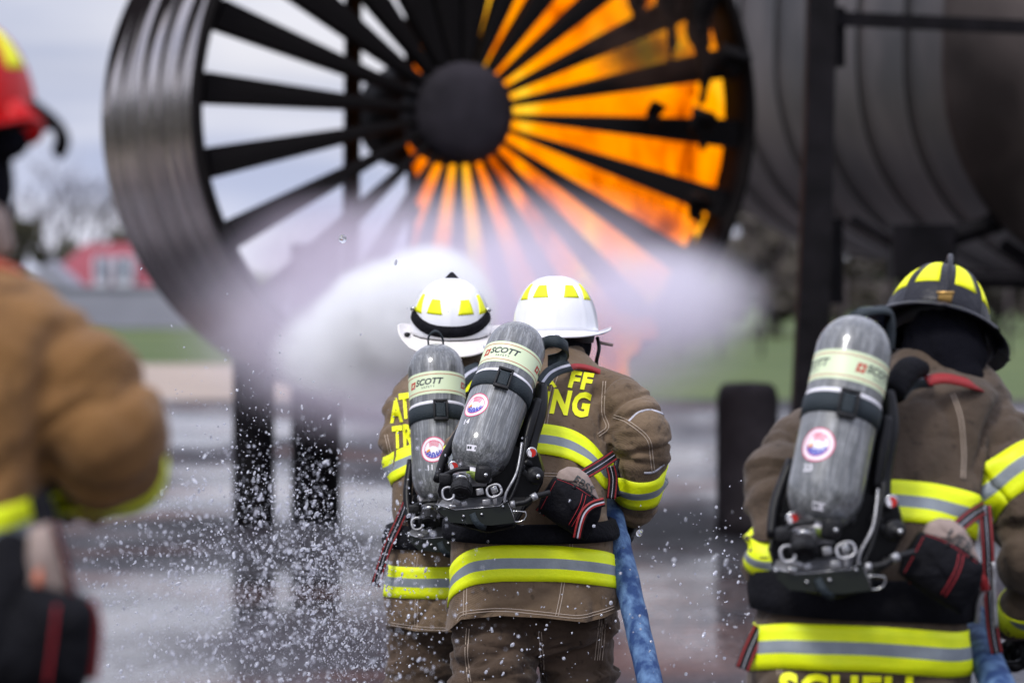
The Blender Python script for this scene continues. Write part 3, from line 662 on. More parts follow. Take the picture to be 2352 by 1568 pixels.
def lin(pts):
    def f(x):
        for (a, ya), (b, yb) in zip(pts, pts[1:]):
            if x <= b: t = (x - a) / (b - a); t = max(0, min(1, t)); return ya + (yb - ya) * t
        return pts[-1][1]
    return f
class Man: pass
def make_person(nm, spec):
    m = Man(); m.s = spec; cloth = M[spec.get('cloth', 'tan')]; tr = M[spec.get('trouser', 'trouser')]
    rg = spec['torso']; m.rg = rg; arms = [chainP(a) for a in spec['arms']]; m.arms = arms
    legs = [chainP(a) for a in spec['legs']]; hd = spec['head']; H = P(hd[0], hd[1], hd[2]); m.H = H
    feet = [Vector((l[-1][0].x, l[-1][0].y, 0)) for l in legs]; c0 = sum(feet, Vector()) / len(feet)
    root = empty('person', (c0.x, c0.y, 0), label=spec['label'], cat='person'); m.root = root
    # body under the clothes: one continuous mesh
    bm = bmesh.new(); torso_bm(bm, [r_ for r_ in rg if r_[0] < spec.get('hem', 9999) - 40], k=.72)
    nb = P(rg[0][1], rg[0][0], rg[0][3]) if False else None
    srt = sorted(rg); top = srt[0]; neck = P(top[1], top[0] + 10, top[3])
    capsules(bm, [(neck + Vector((0, 0, -.12)), .075), (neck, .062), (H + Vector((0, 0, -.10)), .062), (H, .07)])
    fd = Vector((math.sin(hd[3]), math.cos(hd[3]), 0)); rt = Vector((fd.y, -fd.x, 0)); q3 = Matrix((rt, fd, Vector((0, 0, 1)))).transposed()
    ball(bm, H + Vector((0, 0, .0)), .095, (.80, 1.0, 1.16), seg=24, rot=q3); ball(bm, H + fd * .03 + Vector((0, 0, -.075)), .055, (.95, 1.1, .9), rot=q3)
    ball(bm, H + fd * .10 + Vector((0, 0, -.03)), .016, (.8, 1.1, 1.5), rot=q3)
    ball(bm, H + fd * .085 + Vector((0, 0, -.07)), .018, (1.5, .7, .6), rot=q3)
    for s_ in (-1, 1):
        ball(bm, H + rt * .077 * s_ + Vector((0, 0, -.02)), .026, (.35, .7, 1.2), rot=q3); ball(bm, H + fd * .085 + rt * .03 * s_ + Vector((0, 0, .0)), .014, rot=q3)
    for a in arms: capsules(bm, [(p, r * .62) for p, r in a])
    for l in legs: capsules(bm, [(p, r * .66) for p, r in l] + [(Vector((l[-1][0].x, l[-1][0].y + .04, .06)), .05)])
    me = remesh(bm, .012, 3); obj('body', me, M['skin'], root)
    # jacket
    bm = bmesh.new(); torso_bm(bm, rg)
    for a in arms: capsules(bm, a, n=26)
    for ch in spec.get('extra', []): capsules(bm, chainP(ch), n=20)
    me = remesh(bm, spec.get('voxel', .0075), 7, .5)
    am = spec.get('amp', .016)
    srtd = sorted(rg); zc = P(0, spec.get('calm', 900), rg[0][3]).z
    def mask(p):
        return 1 - .35 * math.exp(-((p.x - P(rg[0][1], 0, rg[0][3]).x) / .16) ** 2) * max(0, min(1, (p.z - zc) / .1 + .5))
    hem = spec.get('hem')
    if hem:                                   # cut the skirt of the coat to an open hem, then bow it
        rgl = sorted(rg)[-1]; zh = P(0, hem, rgl[3]).z; bm = bmesh.new(); bm.from_mesh(me)
        bmesh.ops.bisect_plane(bm, geom=bm.verts[:] + bm.edges[:] + bm.faces[:], dist=1e-5, plane_co=(0, 0, zh), plane_no=(0, 0, -1), clear_outer=True)
        bm.to_mesh(me); bm.free()
    crumple(me, am, spec.get('freq', 5.2), spec['seed'], mask, limbs=arms, amp2=.32, crease=.8)
    if hem:
        hf = spec['hemf']
        for v in me.vertices:
            k_ = max(0, 1 - (v.co.z - zh) / .16)
            if k_ > 0: v.co.z -= hf(v.co.x / S(rgl[3]) + 1176) * S(rgl[3]) * k_ * k_; v.co.y -= .012 * k_ * k_
    # the broad folds that hang or bunch at elbows
    for c_, n_, f_ in spec.get('folds', []):
        pass
    m.tree = bvh(me); m.jacket = obj('jacket', me, cloth, root)
    # trousers
    bm = bmesh.new(); b_ = sorted(rg)[-1]; hip = P(b_[1], b_[0] - 60, b_[3]); 
    capsules(bm, [(hip + Vector((-b_[2] * S(b_[3]) * .38, .02, .0)), .13), (hip + Vector((b_[2] * S(b_[3]) * .38, .02, 0)), .13)])
    for l in legs: capsules(bm, l, n=24)
    me = remesh(bm, .009, 4); crumple(me, .016, 5.0, spec['seed'] + 4, limbs=legs); m.ttree = bvh(me); m.trousers = obj('trousers', me, tr, root)
    for l in legs:
        bm = bmesh.new(); p = l[-1][0]; capsules(bm, [(Vector((p.x, p.y, .24)), .075), (Vector((p.x, p.y, .09)), .06)]); capsules(bm, [(Vector((p.x, p.y - .04, .055)), .05), (Vector((p.x, p.y + .10, .05)), .052), (Vector((p.x, p.y + .17, .045)), .043)])
        obj('boot', remesh(bm, .012, 3), M['black'], root)
    # hood
    bm = bmesh.new(); capsules(bm, [(neck + Vector((0, .01, -.03)), spec.get('hoodr', .092)), (neck.lerp(H, .5) + Vector((0, 0, -.02)), .088), (H + Vector((0, 0, -.03)), .104), (H + Vector((0, 0, .03)), .10)])
    if spec.get('hoodx'): capsules(bm, chainP(spec['hoodx']))
    me = remesh(bm, .008, 4); crumple(me, .007, 9, spec['seed'] + 2); obj('hood', me, M['knit'], root)
    # collar
    return m
def stripe_torso(m, name, yc, width, u0=-180, u1=180, n=64, cols=None, t=.002, mats=None, yr=None, rows=7):
    """band round the torso. yc(u) picture height of its middle, width in metres"""
    bm = bmesh.new(); grid = []
    cols = cols or [(0, 1), (1, .8), (0, 1)]; tot = sum(c[1] for c in cols); es = []; mi = []
    acc = 0
    for ci, cw in cols:
        for k in range(2): es.append((acc + cw * k / 2) / tot); mi.append(ci)
        acc += cw
    es.append(1.0)
    for i in range(n + 1):
        u = R(u0 + (u1 - u0) * i / n); row = []
        for e in es:
            c0 = yc(u); _, _, _, d_, _ = ring_at(m.rg, c0); py = c0 + (e - .5) * width / S(d_)
            p, c = ring_pt(m.rg, py, u); dr = (p - c); dr.z = 0; L = dr.length; dr.normalize()
            h, hn, _, _ = m.tree.ray_cast(p + dr * .045, -dr, .12)
            if h is None: h = c + dr * L * .97
            row.append((h + dr * .002, dr))
        grid.append(row)
    # even out the snapped surface a little, as stiff trim does
    for _ in range(2):
        g2 = [[(p, n_) for p, n_ in r_] for r_ in grid]
        for i in range(1, len(grid) - 1):
            for j in range(len(es)): g2[i][j] = ((grid[i - 1][j][0] + grid[i][j][0] * 2 + grid[i + 1][j][0]) / 4 + grid[i][j][1] * .0008, grid[i][j][1])
        grid = g2
    sheet(bm, grid, t, mi); return obj(name, bm, mats or [M['lime'], M['silver']], m.jacket)
def stripe_arm(m, ai, s0, width, name='reflective_stripe', tilt=Vector((0, 0, 0)), cols=None, mats=None, n=40, kk=1.35, t=.002):
    """band round a sleeve, s0 = 0..1 along the arm"""
    ch = catmull([(*p, r) for p, r in m.arms[ai]], 10); L = len(ch) - 1
    def at(s):
        f = max(0, min(.9999, s)) * L; i = int(f); t_ = f - i; return [a + (b - a) * t_ for a, b in zip(ch[i], ch[i + 1])]
    tl = sum((Vector(a[:3]) - Vector(b[:3])).length for a, b in zip(ch, ch[1:])); c0 = Vector(at(s0)[:3]); ax = (Vector(at(s0 + .03)[:3]) - Vector(at(s0 - .03)[:3])).normalized(); r0 = at(s0)[3]
    ax = (ax + tilt).normalized(); u, v = frame(ax); cols = cols or [(0, 1), (1, .8), (0, 1)]; tot = sum(c[1] for c in cols); es = []; mi = []; acc = 0
    for ci, cw in cols:
        for k in range(2): es.append((acc + cw * k / 2) / tot); mi.append(ci)
        acc += cw
    es.append(1.0); grid = []
    for i in range(n + 1):
        a = 2 * math.pi * i / n; dr = u * math.cos(a) + v * math.sin(a); row = []
        for e in es:
            c = c0 + ax * (e - .5) * width
            h, hn, _, _ = m.tree.ray_cast(c + dr * r0 * kk * 1.15, -dr, r0 * 1.1)
            if h is None: h = c + dr * r0 * .98
            row.append((h + dr * .002, dr))
        grid.append(row)
    for _ in range(2):
        g2 = [list(r_) for r_ in grid]
        for i in range(0, len(grid)):
            for j in range(len(es)): g2[i][j] = ((grid[i - 1 if i else -2][j][0] + grid[i][j][0] * 2 + grid[(i + 1) if i < n else 1][j][0]) / 4 + grid[i][j][1] * .0006, grid[i][j][1])
        grid = g2
    bm = bmesh.new(); sheet(bm, grid, t, mi); return obj(name, bm, mats or [M['lime'], M['silver']], m.jacket)
def seam(m, pts, d=None, width=.0022, double=True, mt='thread', t=.0012, gap=.008, name='stitching', tree=None, parent=None):
    """stitch line thrown on the cloth along the view from behind: pts in picture coordinates"""
    tree = tree or m.tree; parent = parent or m.jacket; dd = d or 11.3
    c = catmull([(float(x), float(y)) for x, y in pts], 10)
    for off in ((-gap / 2, gap / 2) if double else (0,)):
        hit = []
        for i, (x, y) in enumerate(c):
            a = c[max(i - 1, 0)]; b = c[min(i + 1, len(c) - 1)]; tx, ty = b[0] - a[0], b[1] - a[1]; l = math.hypot(tx, ty) or 1
            o = P(x - ty / l * off / S(dd), y + tx / l * off / S(dd), dd); h, hn, _, _ = tree.ray_cast(o - Vector((0, 1.2, 0)), Vector((0, 1, 0)), 3)
            if h is not None: hit.append((h, hn))
        if len(hit) < 3: continue
        bm = bmesh.new(); ribbon(bm, [h for h, _ in hit], width, [((hn + Vector((0, -1, 0)) * .5).normalized()) for _, hn in hit], t=t, sub=1); obj(name, bm, M[mt], parent)

# ---------------------------------------------------------------- helmet
def helmet(m, c, yaw=0, pitch=0, roll=0, kind='white', sc=1.0, parent=None):
    """c: centre of the rim. local -y is the back of the helmet"""
    root = parent or m.root
    mw = Matrix.Translation(c) @ Matrix.Rotation(R(roll), 4, 'Y') @ Matrix.Rotation(R(yaw), 4, 'Z') @ Matrix.Rotation(R(pitch), 4, 'X') @ Matrix.Scale(sc, 4)
    A, B, Hh = .124, .150, (.166 if kind != 'leather' else .158); nphi, nt = 96, 22
    leather = kind == 'leather'
    def dome(phi, t, off=0):
        f = 1 - t ** 1.0; rr = math.cos(t * math.pi / 2) ** (.80 if not leather else .9); z = Hh * math.sin(t * math.pi / 2) ** (1.0 if not leather else 1.05)
        rib = .0
        k = 8; d_ = abs(((phi / (2 * math.pi) * k) + (0 if True else .5)) % 1 - .5) * 2   # 1 at phi=0 multiples
        rib = (.0028 if not leather else .005) * max(0, (d_ - .93) / .07) * (math.cos(t * math.pi / 2) ** .5)
        p = Vector((math.sin(phi) * A * rr, -math.cos(phi) * B * rr, z))
        n_ = Vector((p.x / A ** 2, p.y / B ** 2, p.z / Hh ** 2 + 1e-4)).normalized()
        return p + n_ * (rib + off), n_
    def brim(phi, s_):
        bk = math.cos(phi)                     # 1 at the back
        side = abs(math.sin(phi))
        if leather: wdt = .036 + .024 * max(0, bk) ** 1.5 + .016 * side ; zz = -.010 - .022 * max(0, bk) ** 1.3 * s_ ** 1.3 + .0 * side; curl = -.028 * s_ ** 2 * side ** 2
        elif kind == 'curl': wdt = .026 + .024 * max(0, bk) + .010 * side ** 4; zz = -.006 - .030 * max(0, bk) * s_; curl = .030 * s_ ** 2 * side ** 4 - .004
        else: wdt = .020 + .034 * max(0, bk) + .016 * side ** 3; zz = -.004 - .014 * max(0, bk) * s_; curl = .020 * s_ ** 2 * side ** 3
        p, _ = dome(phi, 0); dr = Vector((math.sin(phi), -math.cos(phi), 0)); q = p + dr * wdt * s_ + Vector((0, 0, zz * s_ ** .7 + curl)); return q
    ph = [2 * math.pi * i / nphi for i in range(nphi)]
    bm = bmesh.new(); rings = [[dome(a, t / nt)[0] for a in ph] for t in range(nt)] + [[dome(a, .995)[0] for a in ph]]
    rings_to_bm(bm, rings, cap=True); rings2 = [[brim(a, s_) for a in ph] for s_ in (0, .25, .5, .75, .92, 1)]
    edge = [brim(a, 1) + Vector((0, 0, -.006)) for a in ph]; rr = rings2 + [[p + Vector((math.sin(a), -math.cos(a), 0)) * .0035 + Vector((0, 0, -.003)) for p, a in zip(rings2[-1], ph)]] + [edge]
    und = [[brim(a, s_) + Vector((0, 0, -.007)) for a in ph] for s_ in (.8, .4, 0)]
    bm2 = bmesh.new()
    for b_ in (bm, bm2): pass
    shellm = {'white': M['white'], 'curl': M['white'], 'leather': M['blackleather'], 'red': M['redshell']}[kind]
    brimm = {'white': M['white'], 'curl': M['offwhite'], 'leather': M['blackleather'], 'red': M['redshell']}[kind]
    bm.transform(mw); h = obj('helmet', bm, shellm, root)
    rings_to_bm(bm2, rr, cap=False); rings_to_bm(bm2, [edge] + und, cap=False, mi=1); bmesh.ops.recalc_face_normals(bm2, faces=bm2.faces)
    bm2.transform(mw); obj('brim', bm2, [brimm, M['black']], h)
    # reflective trapezoids
    def patch(phc, half_b, half_t, t0, t1, skew=0, hexa=False):
        g = []; 
        for i in range(7):
            s_ = i / 6; t = t0 + (t1 - t0) * s_; hw = half_b + (half_t - half_b) * s_; row = []
            for j in range(7):
                p, n_ = dome(R(phc + skew * s_ + hw * (j / 3 - 1)), t, .0006)
                row.append((mw @ p, (mw.to_3x3() @ n_).normalized()))
            g.append(row)
        b_ = bmesh.new(); sheet(b_, [[(p, n_) for p, n_ in r_] for r_ in g], .0012); obj('reflective_patch', b_, M['letter'], h)
    pt0 = .30 if kind == 'curl' else .40
    if leather:
        for s_ in (-1, 1): patch(24 * s_, 15, 10, .26, .70, -1 * s_); patch(66 * s_, 15, 9, .24, .64)
    elif kind == 'red': 
        for k in range(8): patch(22.5 + 45 * k, 14, 8, .36, .66)
    else:
        for s_ in (-1, 1): patch(26 * s_, 13.5, 8.5, pt0, pt0 + .2, 2 * s_); patch(62 * s_, 11, 5, pt0 - .02, pt0 + .24, 5 * s_); patch(120 * s_, 11, 7, .36, .56); patch(155 * s_, 11, 7, .36, .56)
    if kind == 'curl':                        # black elastic band and studs
        g = []
        for i in range(49):
            ph_ = R(-88 + 176 * i / 48); up = .03 + .14 * abs(math.sin(ph_)) ** 3; row = []
            for s_ in (0, .5, 1):
                t = up + s_ * .135; p, n_ = dome(ph_, t, .002); row.append((mw @ p, (mw.to_3x3() @ n_).normalized()))
            g.append(row)
        b_ = bmesh.new(); sheet(b_, g, .003); obj('goggle_strap', b_, M['pad'], h)
        for s_ in (-1, 1):
            b_ = bmesh.new(); p, n_ = dome(R(74 * s_), .30, .008); ball(b_, mw @ p, .010, (1, 1, 1)); obj('stud', b_, M['steel'], h)
            b_ = bmesh.new(); p = mw @ (brim(R(66 * s_), .5) + Vector((0, 0, .008))); ball(b_, p, .011, (1, 1, .7)); obj('clip', b_, M['black'], h)
        b_ = bmesh.new(); p0 = Vector((0, .075, Hh * .93)); v = [b_.verts.new(mw @ (p0 + Vector(q))) for q in ((-.032, 0, -.008), (.032, 0, -.008), (.004, 0, .022), (-.004, 0, .022), (-.032, .03, -.012), (.032, .03, -.012), (.004, .012, .020), (-.004, .012, .020))]
        for f in ((0, 1, 2, 3), (5, 4, 7, 6), (0, 3, 7, 4), (1, 5, 6, 2), (3, 2, 6, 7), (0, 4, 5, 1)): b_.faces.new([v[i] for i in f])
        obj('front_holder', b_, M['blackleather'], h, smooth=False)
    if kind in ('white', 'curl'):
        b_ = bmesh.new(); p = brim(0, .96) + Vector((0, -.004, -.004)); 
        ring = [(mw @ (p + Vector((math.cos(a) * .013, -.003, math.sin(a) * .010 - .004)))) for a in [2 * math.pi * i / 16 for i in range(17)]]
        tube(b_, ring, .0016, n=6, sub=1); obj('hang_ring', b_, M['steel'], h)
    if leather:
        b_ = bmesh.new(); pts = [(mw @ dome(R(0), t, .008 + .010 * t)[0], .0055 + .002 * t) for t in (.06, .25, .45, .65, .82, .93)] + [(mw @ Vector((0, .02, Hh + .022)), .008)]; tube(b_, pts, n=8); obj('comb', b_, M['blackleather'], h)
        b_ = bmesh.new(); p = mw @ (brim(0, .22) + Vector((0, 0, .012))); box(b_, p, (.034, .012, .022), bevel=.003, rot=Matrix.Rotation(R(roll), 3, 'Y')); tube(b_, [p + Vector((-.021, -.006, .010)), p + Vector((.021, -.006, .010))], .004, n=8, sub=1); obj('badge', b_, M['brass'], h)
    # inner liner
    b_ = bmesh.new(); lathe(b_, [(.118, -.004), (.112, -.03), (.10, -.035)], n=40, cap=False)
    b_.transform(mw @ Matrix.Diagonal((1, 1.18, 1, 1))); obj('liner', b_, M['black'], h)
    m.helmet = h; m.hm = mw; return h

# ---------------------------------------------------------------- air pack
CR, CLEN = .088, .515
def cyl_prof():
    pr = [(0.0, 0)]
    for i in range(1, 13):
        a = math.pi / 2 * i / 12; pr.append((.022 + (CR - .022) * math.sin(a) ** .95, .085 * (1 - math.cos(a))))
    pr += [(CR, .2), (CR, .3), (CR, .42)]
    for i in range(1, 13):
        a = math.pi / 2 * i / 12; pr.append((max(.0005, CR * math.cos(a)), .42 + (CLEN - .42) * math.sin(a) ** .9))
    return pr
def wrap(bm, off):
    """flat (u,v) -> round the bottle. u metres right of the side nearest the camera, v metres up"""
    for v in bm.verts:
        a = v.co.x / CR; r_ = CR
        if v.co.y < .09: r_ = .022 + (CR - .022) * math.sin(math.acos(max(-1, min(1, 1 - v.co.y / .085)))) ** .95 if v.co.y < .085 else CR
        v.co = Vector((math.sin(a) * (r_ + off), -math.cos(a) * (r_ + off), v.co.y))
def grid_bm(u0, u1, v0, v1, nu=40, nv=1):
    bm = bmesh.new(); g = [[bm.verts.new((u0 + (u1 - u0) * i / nu, v0 + (v1 - v0) * j / nv, 0)) for i in range(nu + 1)] for j in range(nv + 1)]
    for a, b in zip(g, g[1:]):
        for i in range(nu): bm.faces.new((a[i], a[i + 1], b[i + 1], b[i]))
    return bm
def poly_bm(pts, cuts=True):
    bm = bmesh.new(); bm.faces.new([bm.verts.new((x, y, 0)) for x, y in pts]); bmesh.ops.triangulate(bm, faces=bm.faces)
    for _ in range(4):
        es = [e for e in bm.edges if e.calc_length() > .014]
        if not es: break
        bmesh.ops.subdivide_edges(bm, edges=es, cuts=1); bmesh.ops.triangulate(bm, faces=[f for f in bm.faces if len(f.verts) > 3])
    return bm
def circ(cx, cy, r_, n=40, a0=0, a1=360): return [(cx + r_ * math.cos(R(a0 + (a1 - a0) * i / n)), cy + r_ * math.sin(R(a0 + (a1 - a0) * i / n))) for i in range(n)]
def annulus(cx, cy, r0, r1, n=48, a0=0, a1=360):
    bm = bmesh.new(); vs = []
    for i in range(n + 1):
        a = R(a0 + (a1 - a0) * i / n); vs.append((bm.verts.new((cx + r0 * math.cos(a), cy + r0 * math.sin(a), 0)), bm.verts.new((cx + r1 * math.cos(a), cy + r1 * math.sin(a), 0))))
    for a, b in zip(vs, vs[1:]): bm.faces.new((a[0], a[1], b[1], b[0]))
    return bm
def air_pack(pb, pt, label, roll=0, number='14', emblem=(-.05, .174), strap_z=.272, knob=True, tray=True, blurry=False, lab_u=-.02, group=None):
    ax = (pt - pb).normalized(); xr = (Vector((1, 0, 0)) - ax * ax.x).normalized(); yr = ax.cross(xr)
    mw = Matrix((xr, yr, ax)).transposed().to_4x4(); mw.translation = pb
    root = empty('air_pack', mw=mw, label=label, cat='breathing apparatus', group=group)
    def add(name, bm, mt, par=root, smooth=True):
        me = bpy.data.meshes.new(name); bm.to_mesh(me); bm.free()
        for m_ in (mt if isinstance(mt, list) else [mt]): me.materials.append(m_)
        for p_ in me.polygons: p_.use_smooth = smooth
        o = bpy.data.objects.new(name, me); link(o); o.parent = par; return o
    bm = bmesh.new(); lathe(bm, cyl_prof(), n=64, cap=False); bottle = add('bottle', bm, M['cyl'])
    def deco(name, bm, off, mt): wrap(bm, off); return add(name, bm, mt, bottle)
    u = lab_u; rl = roll
    # label band with red rules, maker's mark and lettering
    deco('paper_band', grid_bm(-CR * math.pi + .0001, CR * math.pi, .329, .401, 72, 1), .0006, M['label'])
    b_ = grid_bm(-CR * math.pi, CR * math.pi, .3375, .3395, 72, 1); join(b_, grid_bm(-CR * math.pi, CR * math.pi, .3905, .3925, 72, 1)); deco('red_rule', b_, .0011, M['labelred'])
    for base in (lab_u, lab_u + .184, lab_u - .184):
        b_ = text_bm('SCOTT', .027, .035, 2, shear=.28)
        for v in b_.verts: v.co.x = v.co.x * 1.02 + base + .002; v.co.y += .368
        deco('lettering', b_, .0011, M['ink'])
        b_ = text_bm('S A F E T Y', .009, .02, 1)
        for v in b_.verts: v.co.x += base + .002; v.co.y += .351
        deco('small_lettering', b_, .0011, M['ink'])
        q = .0105; ox, oy = base - .055, .365; b_ = bmesh.new(); sh = .22
        def sk(x, y): return (ox + x + (y) * sh, oy + y)
        vo = [b_.verts.new((*sk(x, y), 0)) for x, y in ((-q, -q * 1.1), (q, -q * 1.1), (q, q * 1.1), (-q, q * 1.1))]; vi = [b_.verts.new((*sk(x, y), 0)) for x, y in ((-q * .45, -q * .5), (q * .35, -q * .5), (q * .45, q * .5), (-q * .25, q * .5))]
        for i in range(4): b_.faces.new((vo[i], vo[(i + 1) % 4], vi[(i + 1) % 4], vi[i]))
        deco('square_mark', b_, .0011, M['labelred'])
    # round eagle sticker
    eu, ev = emblem; rad = .041
    st = deco('round_sticker', poly_bm(circ(eu, ev, rad, 48)), .0006, M['stickwhite'])
    b_ = annulus(eu, ev, rad * .93, rad, 48); join(b_, annulus(eu, ev, rad * .68, rad * .73, 48)); deco('sticker_ring', b_, .0010, M['stickpink'])
    deco('sticker_field', poly_bm([p for p in circ(eu, ev, rad * .67, 40, 185, 355)]), .0012, M['stickblue'])
    for k in range(5): deco('sticker_stripe', annulus(eu - rad * .05, ev - rad * .25, rad * (.45 + k * .1), rad * (.50 + k * .1), 20, 40 + 4 * k, 118 - 3 * k), .0012, M['stickpink'])
    # bird's head and beak
    hx, hy = eu, ev; q = rad
    deco('sticker_head', poly_bm([(hx + x * q, hy + y * q) for x, y in ((-.42, -.02), (-.30, .16), (-.08, .26), (.2, .2), (.42, .1), (.58, -.12), (.36, -.06), (.44, -.3), (.22, -.16), (.16, -.36), (.0, -.2), (-.18, -.32), (-.2, -.16))]), .0016, M['stickwhite'])
    deco('sticker_beak', poly_bm([(hx + x * q, hy + y * q) for x, y in ((-.40, .04), (-.26, .04), (-.22, -.1), (-.34, -.14), (-.52, -.24), (-.54, -.08))]), .0020, M['stickorange'])
    b_ = bmesh.new(); rnd = random.Random(3)
    for k in range(14):
        a = R(200 + 140 * (k % 7) / 6); rr_ = rad * (.58 if k < 7 else .42); cx, cy = eu + rr_ * math.cos(a), ev + rr_ * math.sin(a)
        b_.faces.new([b_.verts.new((cx + .0016 * math.cos(t), cy + .0016 * math.sin(t), 0)) for t in [math.pi / 3 * i for i in range(6)]])
    deco('sticker_stars', b_, .0018, M['stickwhite'])
    b_ = text_bm(number, .024, .02, 1)
    for v in b_.verts: v.co.x += eu - .012; v.co.y += ev - .058
    deco('stencil_number', b_, .0008, M['stickwhite'])
    b_ = grid_bm(eu + .012, eu + .046, ev - .148, ev - .133, 6, 1); deco('bar_code_tag', b_, .0008, M['stickwhite'])
    b_ = bmesh.new()
    for k, (a0, a1) in enumerate(((.015, .022), (.024, .030), (.041, .0445))): join(b_, grid_bm(eu + a0, eu + a1, ev - .144, ev - .137, 2, 1))
    deco('bar_code', b_, .0012, M['ink'])
    # strap round the bottle and its buckle
    z0 = strap_z
    bm = bmesh.new(); lathe(bm, [(CR + .0005, z0 - .024), (CR + .004, z0 - .0235), (CR + .0045, z0), (CR + .004, z0 + .0235), (CR + .0005, z0 + .024)], n=56, cap=False); bs = add('bottle_strap', bm, M['teal'])
    bm = bmesh.new(); lathe(bm, [(CR + .0003, z0 + .024), (CR + .0012, z0 + .025), (CR + .0012, z0 + .033), (CR + .0003, z0 + .034)], n=56, cap=False); add('pale_strap_edge', bm, M['stickwhite'])
    a = .10
    bm = bmesh.new()
    for sx, sz, w_, h_ in ((-.020, 0, .006, .062), (.020, 0, .006, .062), (0, .029, .046, .008), (0, -.030, .046, .010)): box(bm, (sx + .0, -CR - .010, z0 + sz), (w_, .010, h_), bevel=.0015)
    bk = add('strap_buckle', bm, M['rubber']); bk.rotation_euler = (0, 0, a)
    bm = bmesh.new(); box(bm, (0, -CR - .0085, z0), (.030, .006, .046), bevel=.002); tg = add('strap_tongue', bm, M['teal'], bk)
    # everything under the bottle hangs level: W() takes metres right / away / up of the bottle's lower tip
    inv = mw.inverted()
    def W(x, y, z): return inv @ (pb + Vector((x, y, z)))
    def addw(name, bm, mt, par=root, smooth=True):
        bm.transform(inv @ Matrix.Translation(pb)); return add(name, bm, mt, par, smooth)
    V = Vector
    bm = bmesh.new(); lathe(bm, [(.0, -.020), (.024, -.020), (.026, -.010), (.026, .004), (.018, .010)], n=32, cap=False); add('neck_ring', bm, M['stickwhite'])
    bm = bmesh.new(); lathe(bm, [(.0, -.03), (.020, -.03), (.028, -.022), (.019, .012)], n=24, cap=False); add('neck', bm, M['yellow_glow'])
    bm = bmesh.new(); capsules(bm, [(V((-.002, .0, -.010)), .024), (V((-.036, -.012, -.028)), .030)]); box(bm, (-.034, -.01, -.020), (.058, .05, .036), bevel=.008); box(bm, (.012, 0, -.03), (.05, .03, .024), bevel=.006)
    me = remesh(bm, .0035, 2); me.transform(inv @ Matrix.Translation(pb)); vb = add_mesh(root, 'valve_body', me, M['alu'])
    d_ = V((-.05, -.72, -.69)).normalized(); p0 = V((-.036, -.036, -.036))
    bm = bmesh.new(); lathe(bm, [(0, -.002), (.028, -.002), (.034, .006), (.035, .026), (.030, .034), (.014, .036), (.012, .030), (0, .030)], n=8, M4=axisM(p0, d_)); bmesh.ops.bevel(bm, geom=bm.edges[:], offset=.003, segments=2, affect='EDGES'); addw('hand_wheel', bm, M['rubber'], smooth=False)
    bm = bmesh.new(); lathe(bm, [(.0, 0), (.021, 0), (.021, .012), (0, .012)], n=20, M4=axisM(p0 - d_ * .010 + V((0, -.004, .012)), d_)); addw('gauge_collar', bm, M['steel'])
    bm = bmesh.new(); box(bm, (.026, -.038, -.004), (.046, .040, .054), bevel=.013, rot=Matrix.Rotation(.12, 3, 'Y')); ck = addw('coupling_knob', bm, M['rubber'])
    bm = bmesh.new(); ball(bm, (.034, -.060, -.006), .0065, seg=10); addw('coupling_screw', bm, M['steel'], ck)
    bm = bmesh.new(); tube(bm, [V((-.082, -.03, -.008)), V((-.05, -.045, .008)), V((-.012, -.045, .011))], .007, n=10); box(bm, (-.083, -.03, -.018), (.034, .03, .030), bevel=.005); addw('locking_lever', bm, M['rubber'])
    for cx, cz, ww, hh, rr_ in ((.058, -.052, .021, .017, .35), (-.074, -.060, .016, .018, .2)):
        bm = bmesh.new(); pts = []
        for a in [2 * math.pi * i_ / 16 for i_ in range(17)]:
            x, z = ww * math.copysign(abs(math.cos(a)) ** .8, math.cos(a)), hh * math.copysign(abs(math.sin(a)) ** .8, math.sin(a)); pts.append(V((cx + x * math.cos(rr_) - z * math.sin(rr_), -.055 + z * .3, cz + x * math.sin(rr_) + z * math.cos(rr_))))
        tube(bm, pts, .0040, n=8, sub=2); addw('carabiner', bm, M['alu'])
    for x, z, w_, h_, an, m_ in ((.058, -.050, .020, .022, .35, 'steel'), (.060, -.078, .012, .03, .1, 'alu'), (.017, -.055, .022, .020, .2, 'alu'), (-.050, -.084, .024, .016, -.5, 'alu'), (-.028, -.090, .018, .016, .3, 'alu'), (.036, -.086, .024, .018, .1, 'alu'), (-.062, -.098, .02, .012, 0, 'steel')):
        bm = bmesh.new(); box(bm, (x, -.035, z), (w_, .008, h_), bevel=.003, rot=Matrix.Rotation(-an, 3, 'Y')); addw('bracket', bm, M[m_])
    # folded tray
    t_ = [(-.1115, -.0923), (-.054, -.1077), (.072, -.097), (.095, -.082), (.107, -.108), (.119, -.1436), (.05, -.152), (-.068, -.1436), (-.096, -.118)]
    bm = bmesh.new(); f0 = [V((x, -.030 + .25 * (z + .1), z)) for x, z in t_]; rings_to_bm(bm, [f0, [p + V((0, .003, 0)) for p in f0]]); ty = addw('tray', bm, M['blacktray'], smooth=False)
    bm = bmesh.new(); q_ = [V(p) for p in ((-.105, -.024, -.094), (-.054, -.029, -.108), (.072, -.027, -.0975), (.09, .07, -.070), (-.09, .07, -.080))]; rings_to_bm(bm, [q_, [p + V((0, 0, -.002)) for p in q_]]); addw('tray_floor', bm, M['alu'], ty, smooth=False)
    bm = bmesh.new(); tube(bm, [V((x, -.031 + .25 * (z + .1), z)) for x, z in t_[:6]], .0013, n=6, sub=1); addw('bright_edge', bm, M['steel'], ty)
    for x, z in ((-.1, -.1), (.083, -.098), (.022, -.120), (-.03, -.125), (.115, -.112)):
        bm = bmesh.new(); ball(bm, (x, -.036 + .25 * (z + .1), z), .0048, seg=10); addw('rivet', bm, M['steel'], ty)
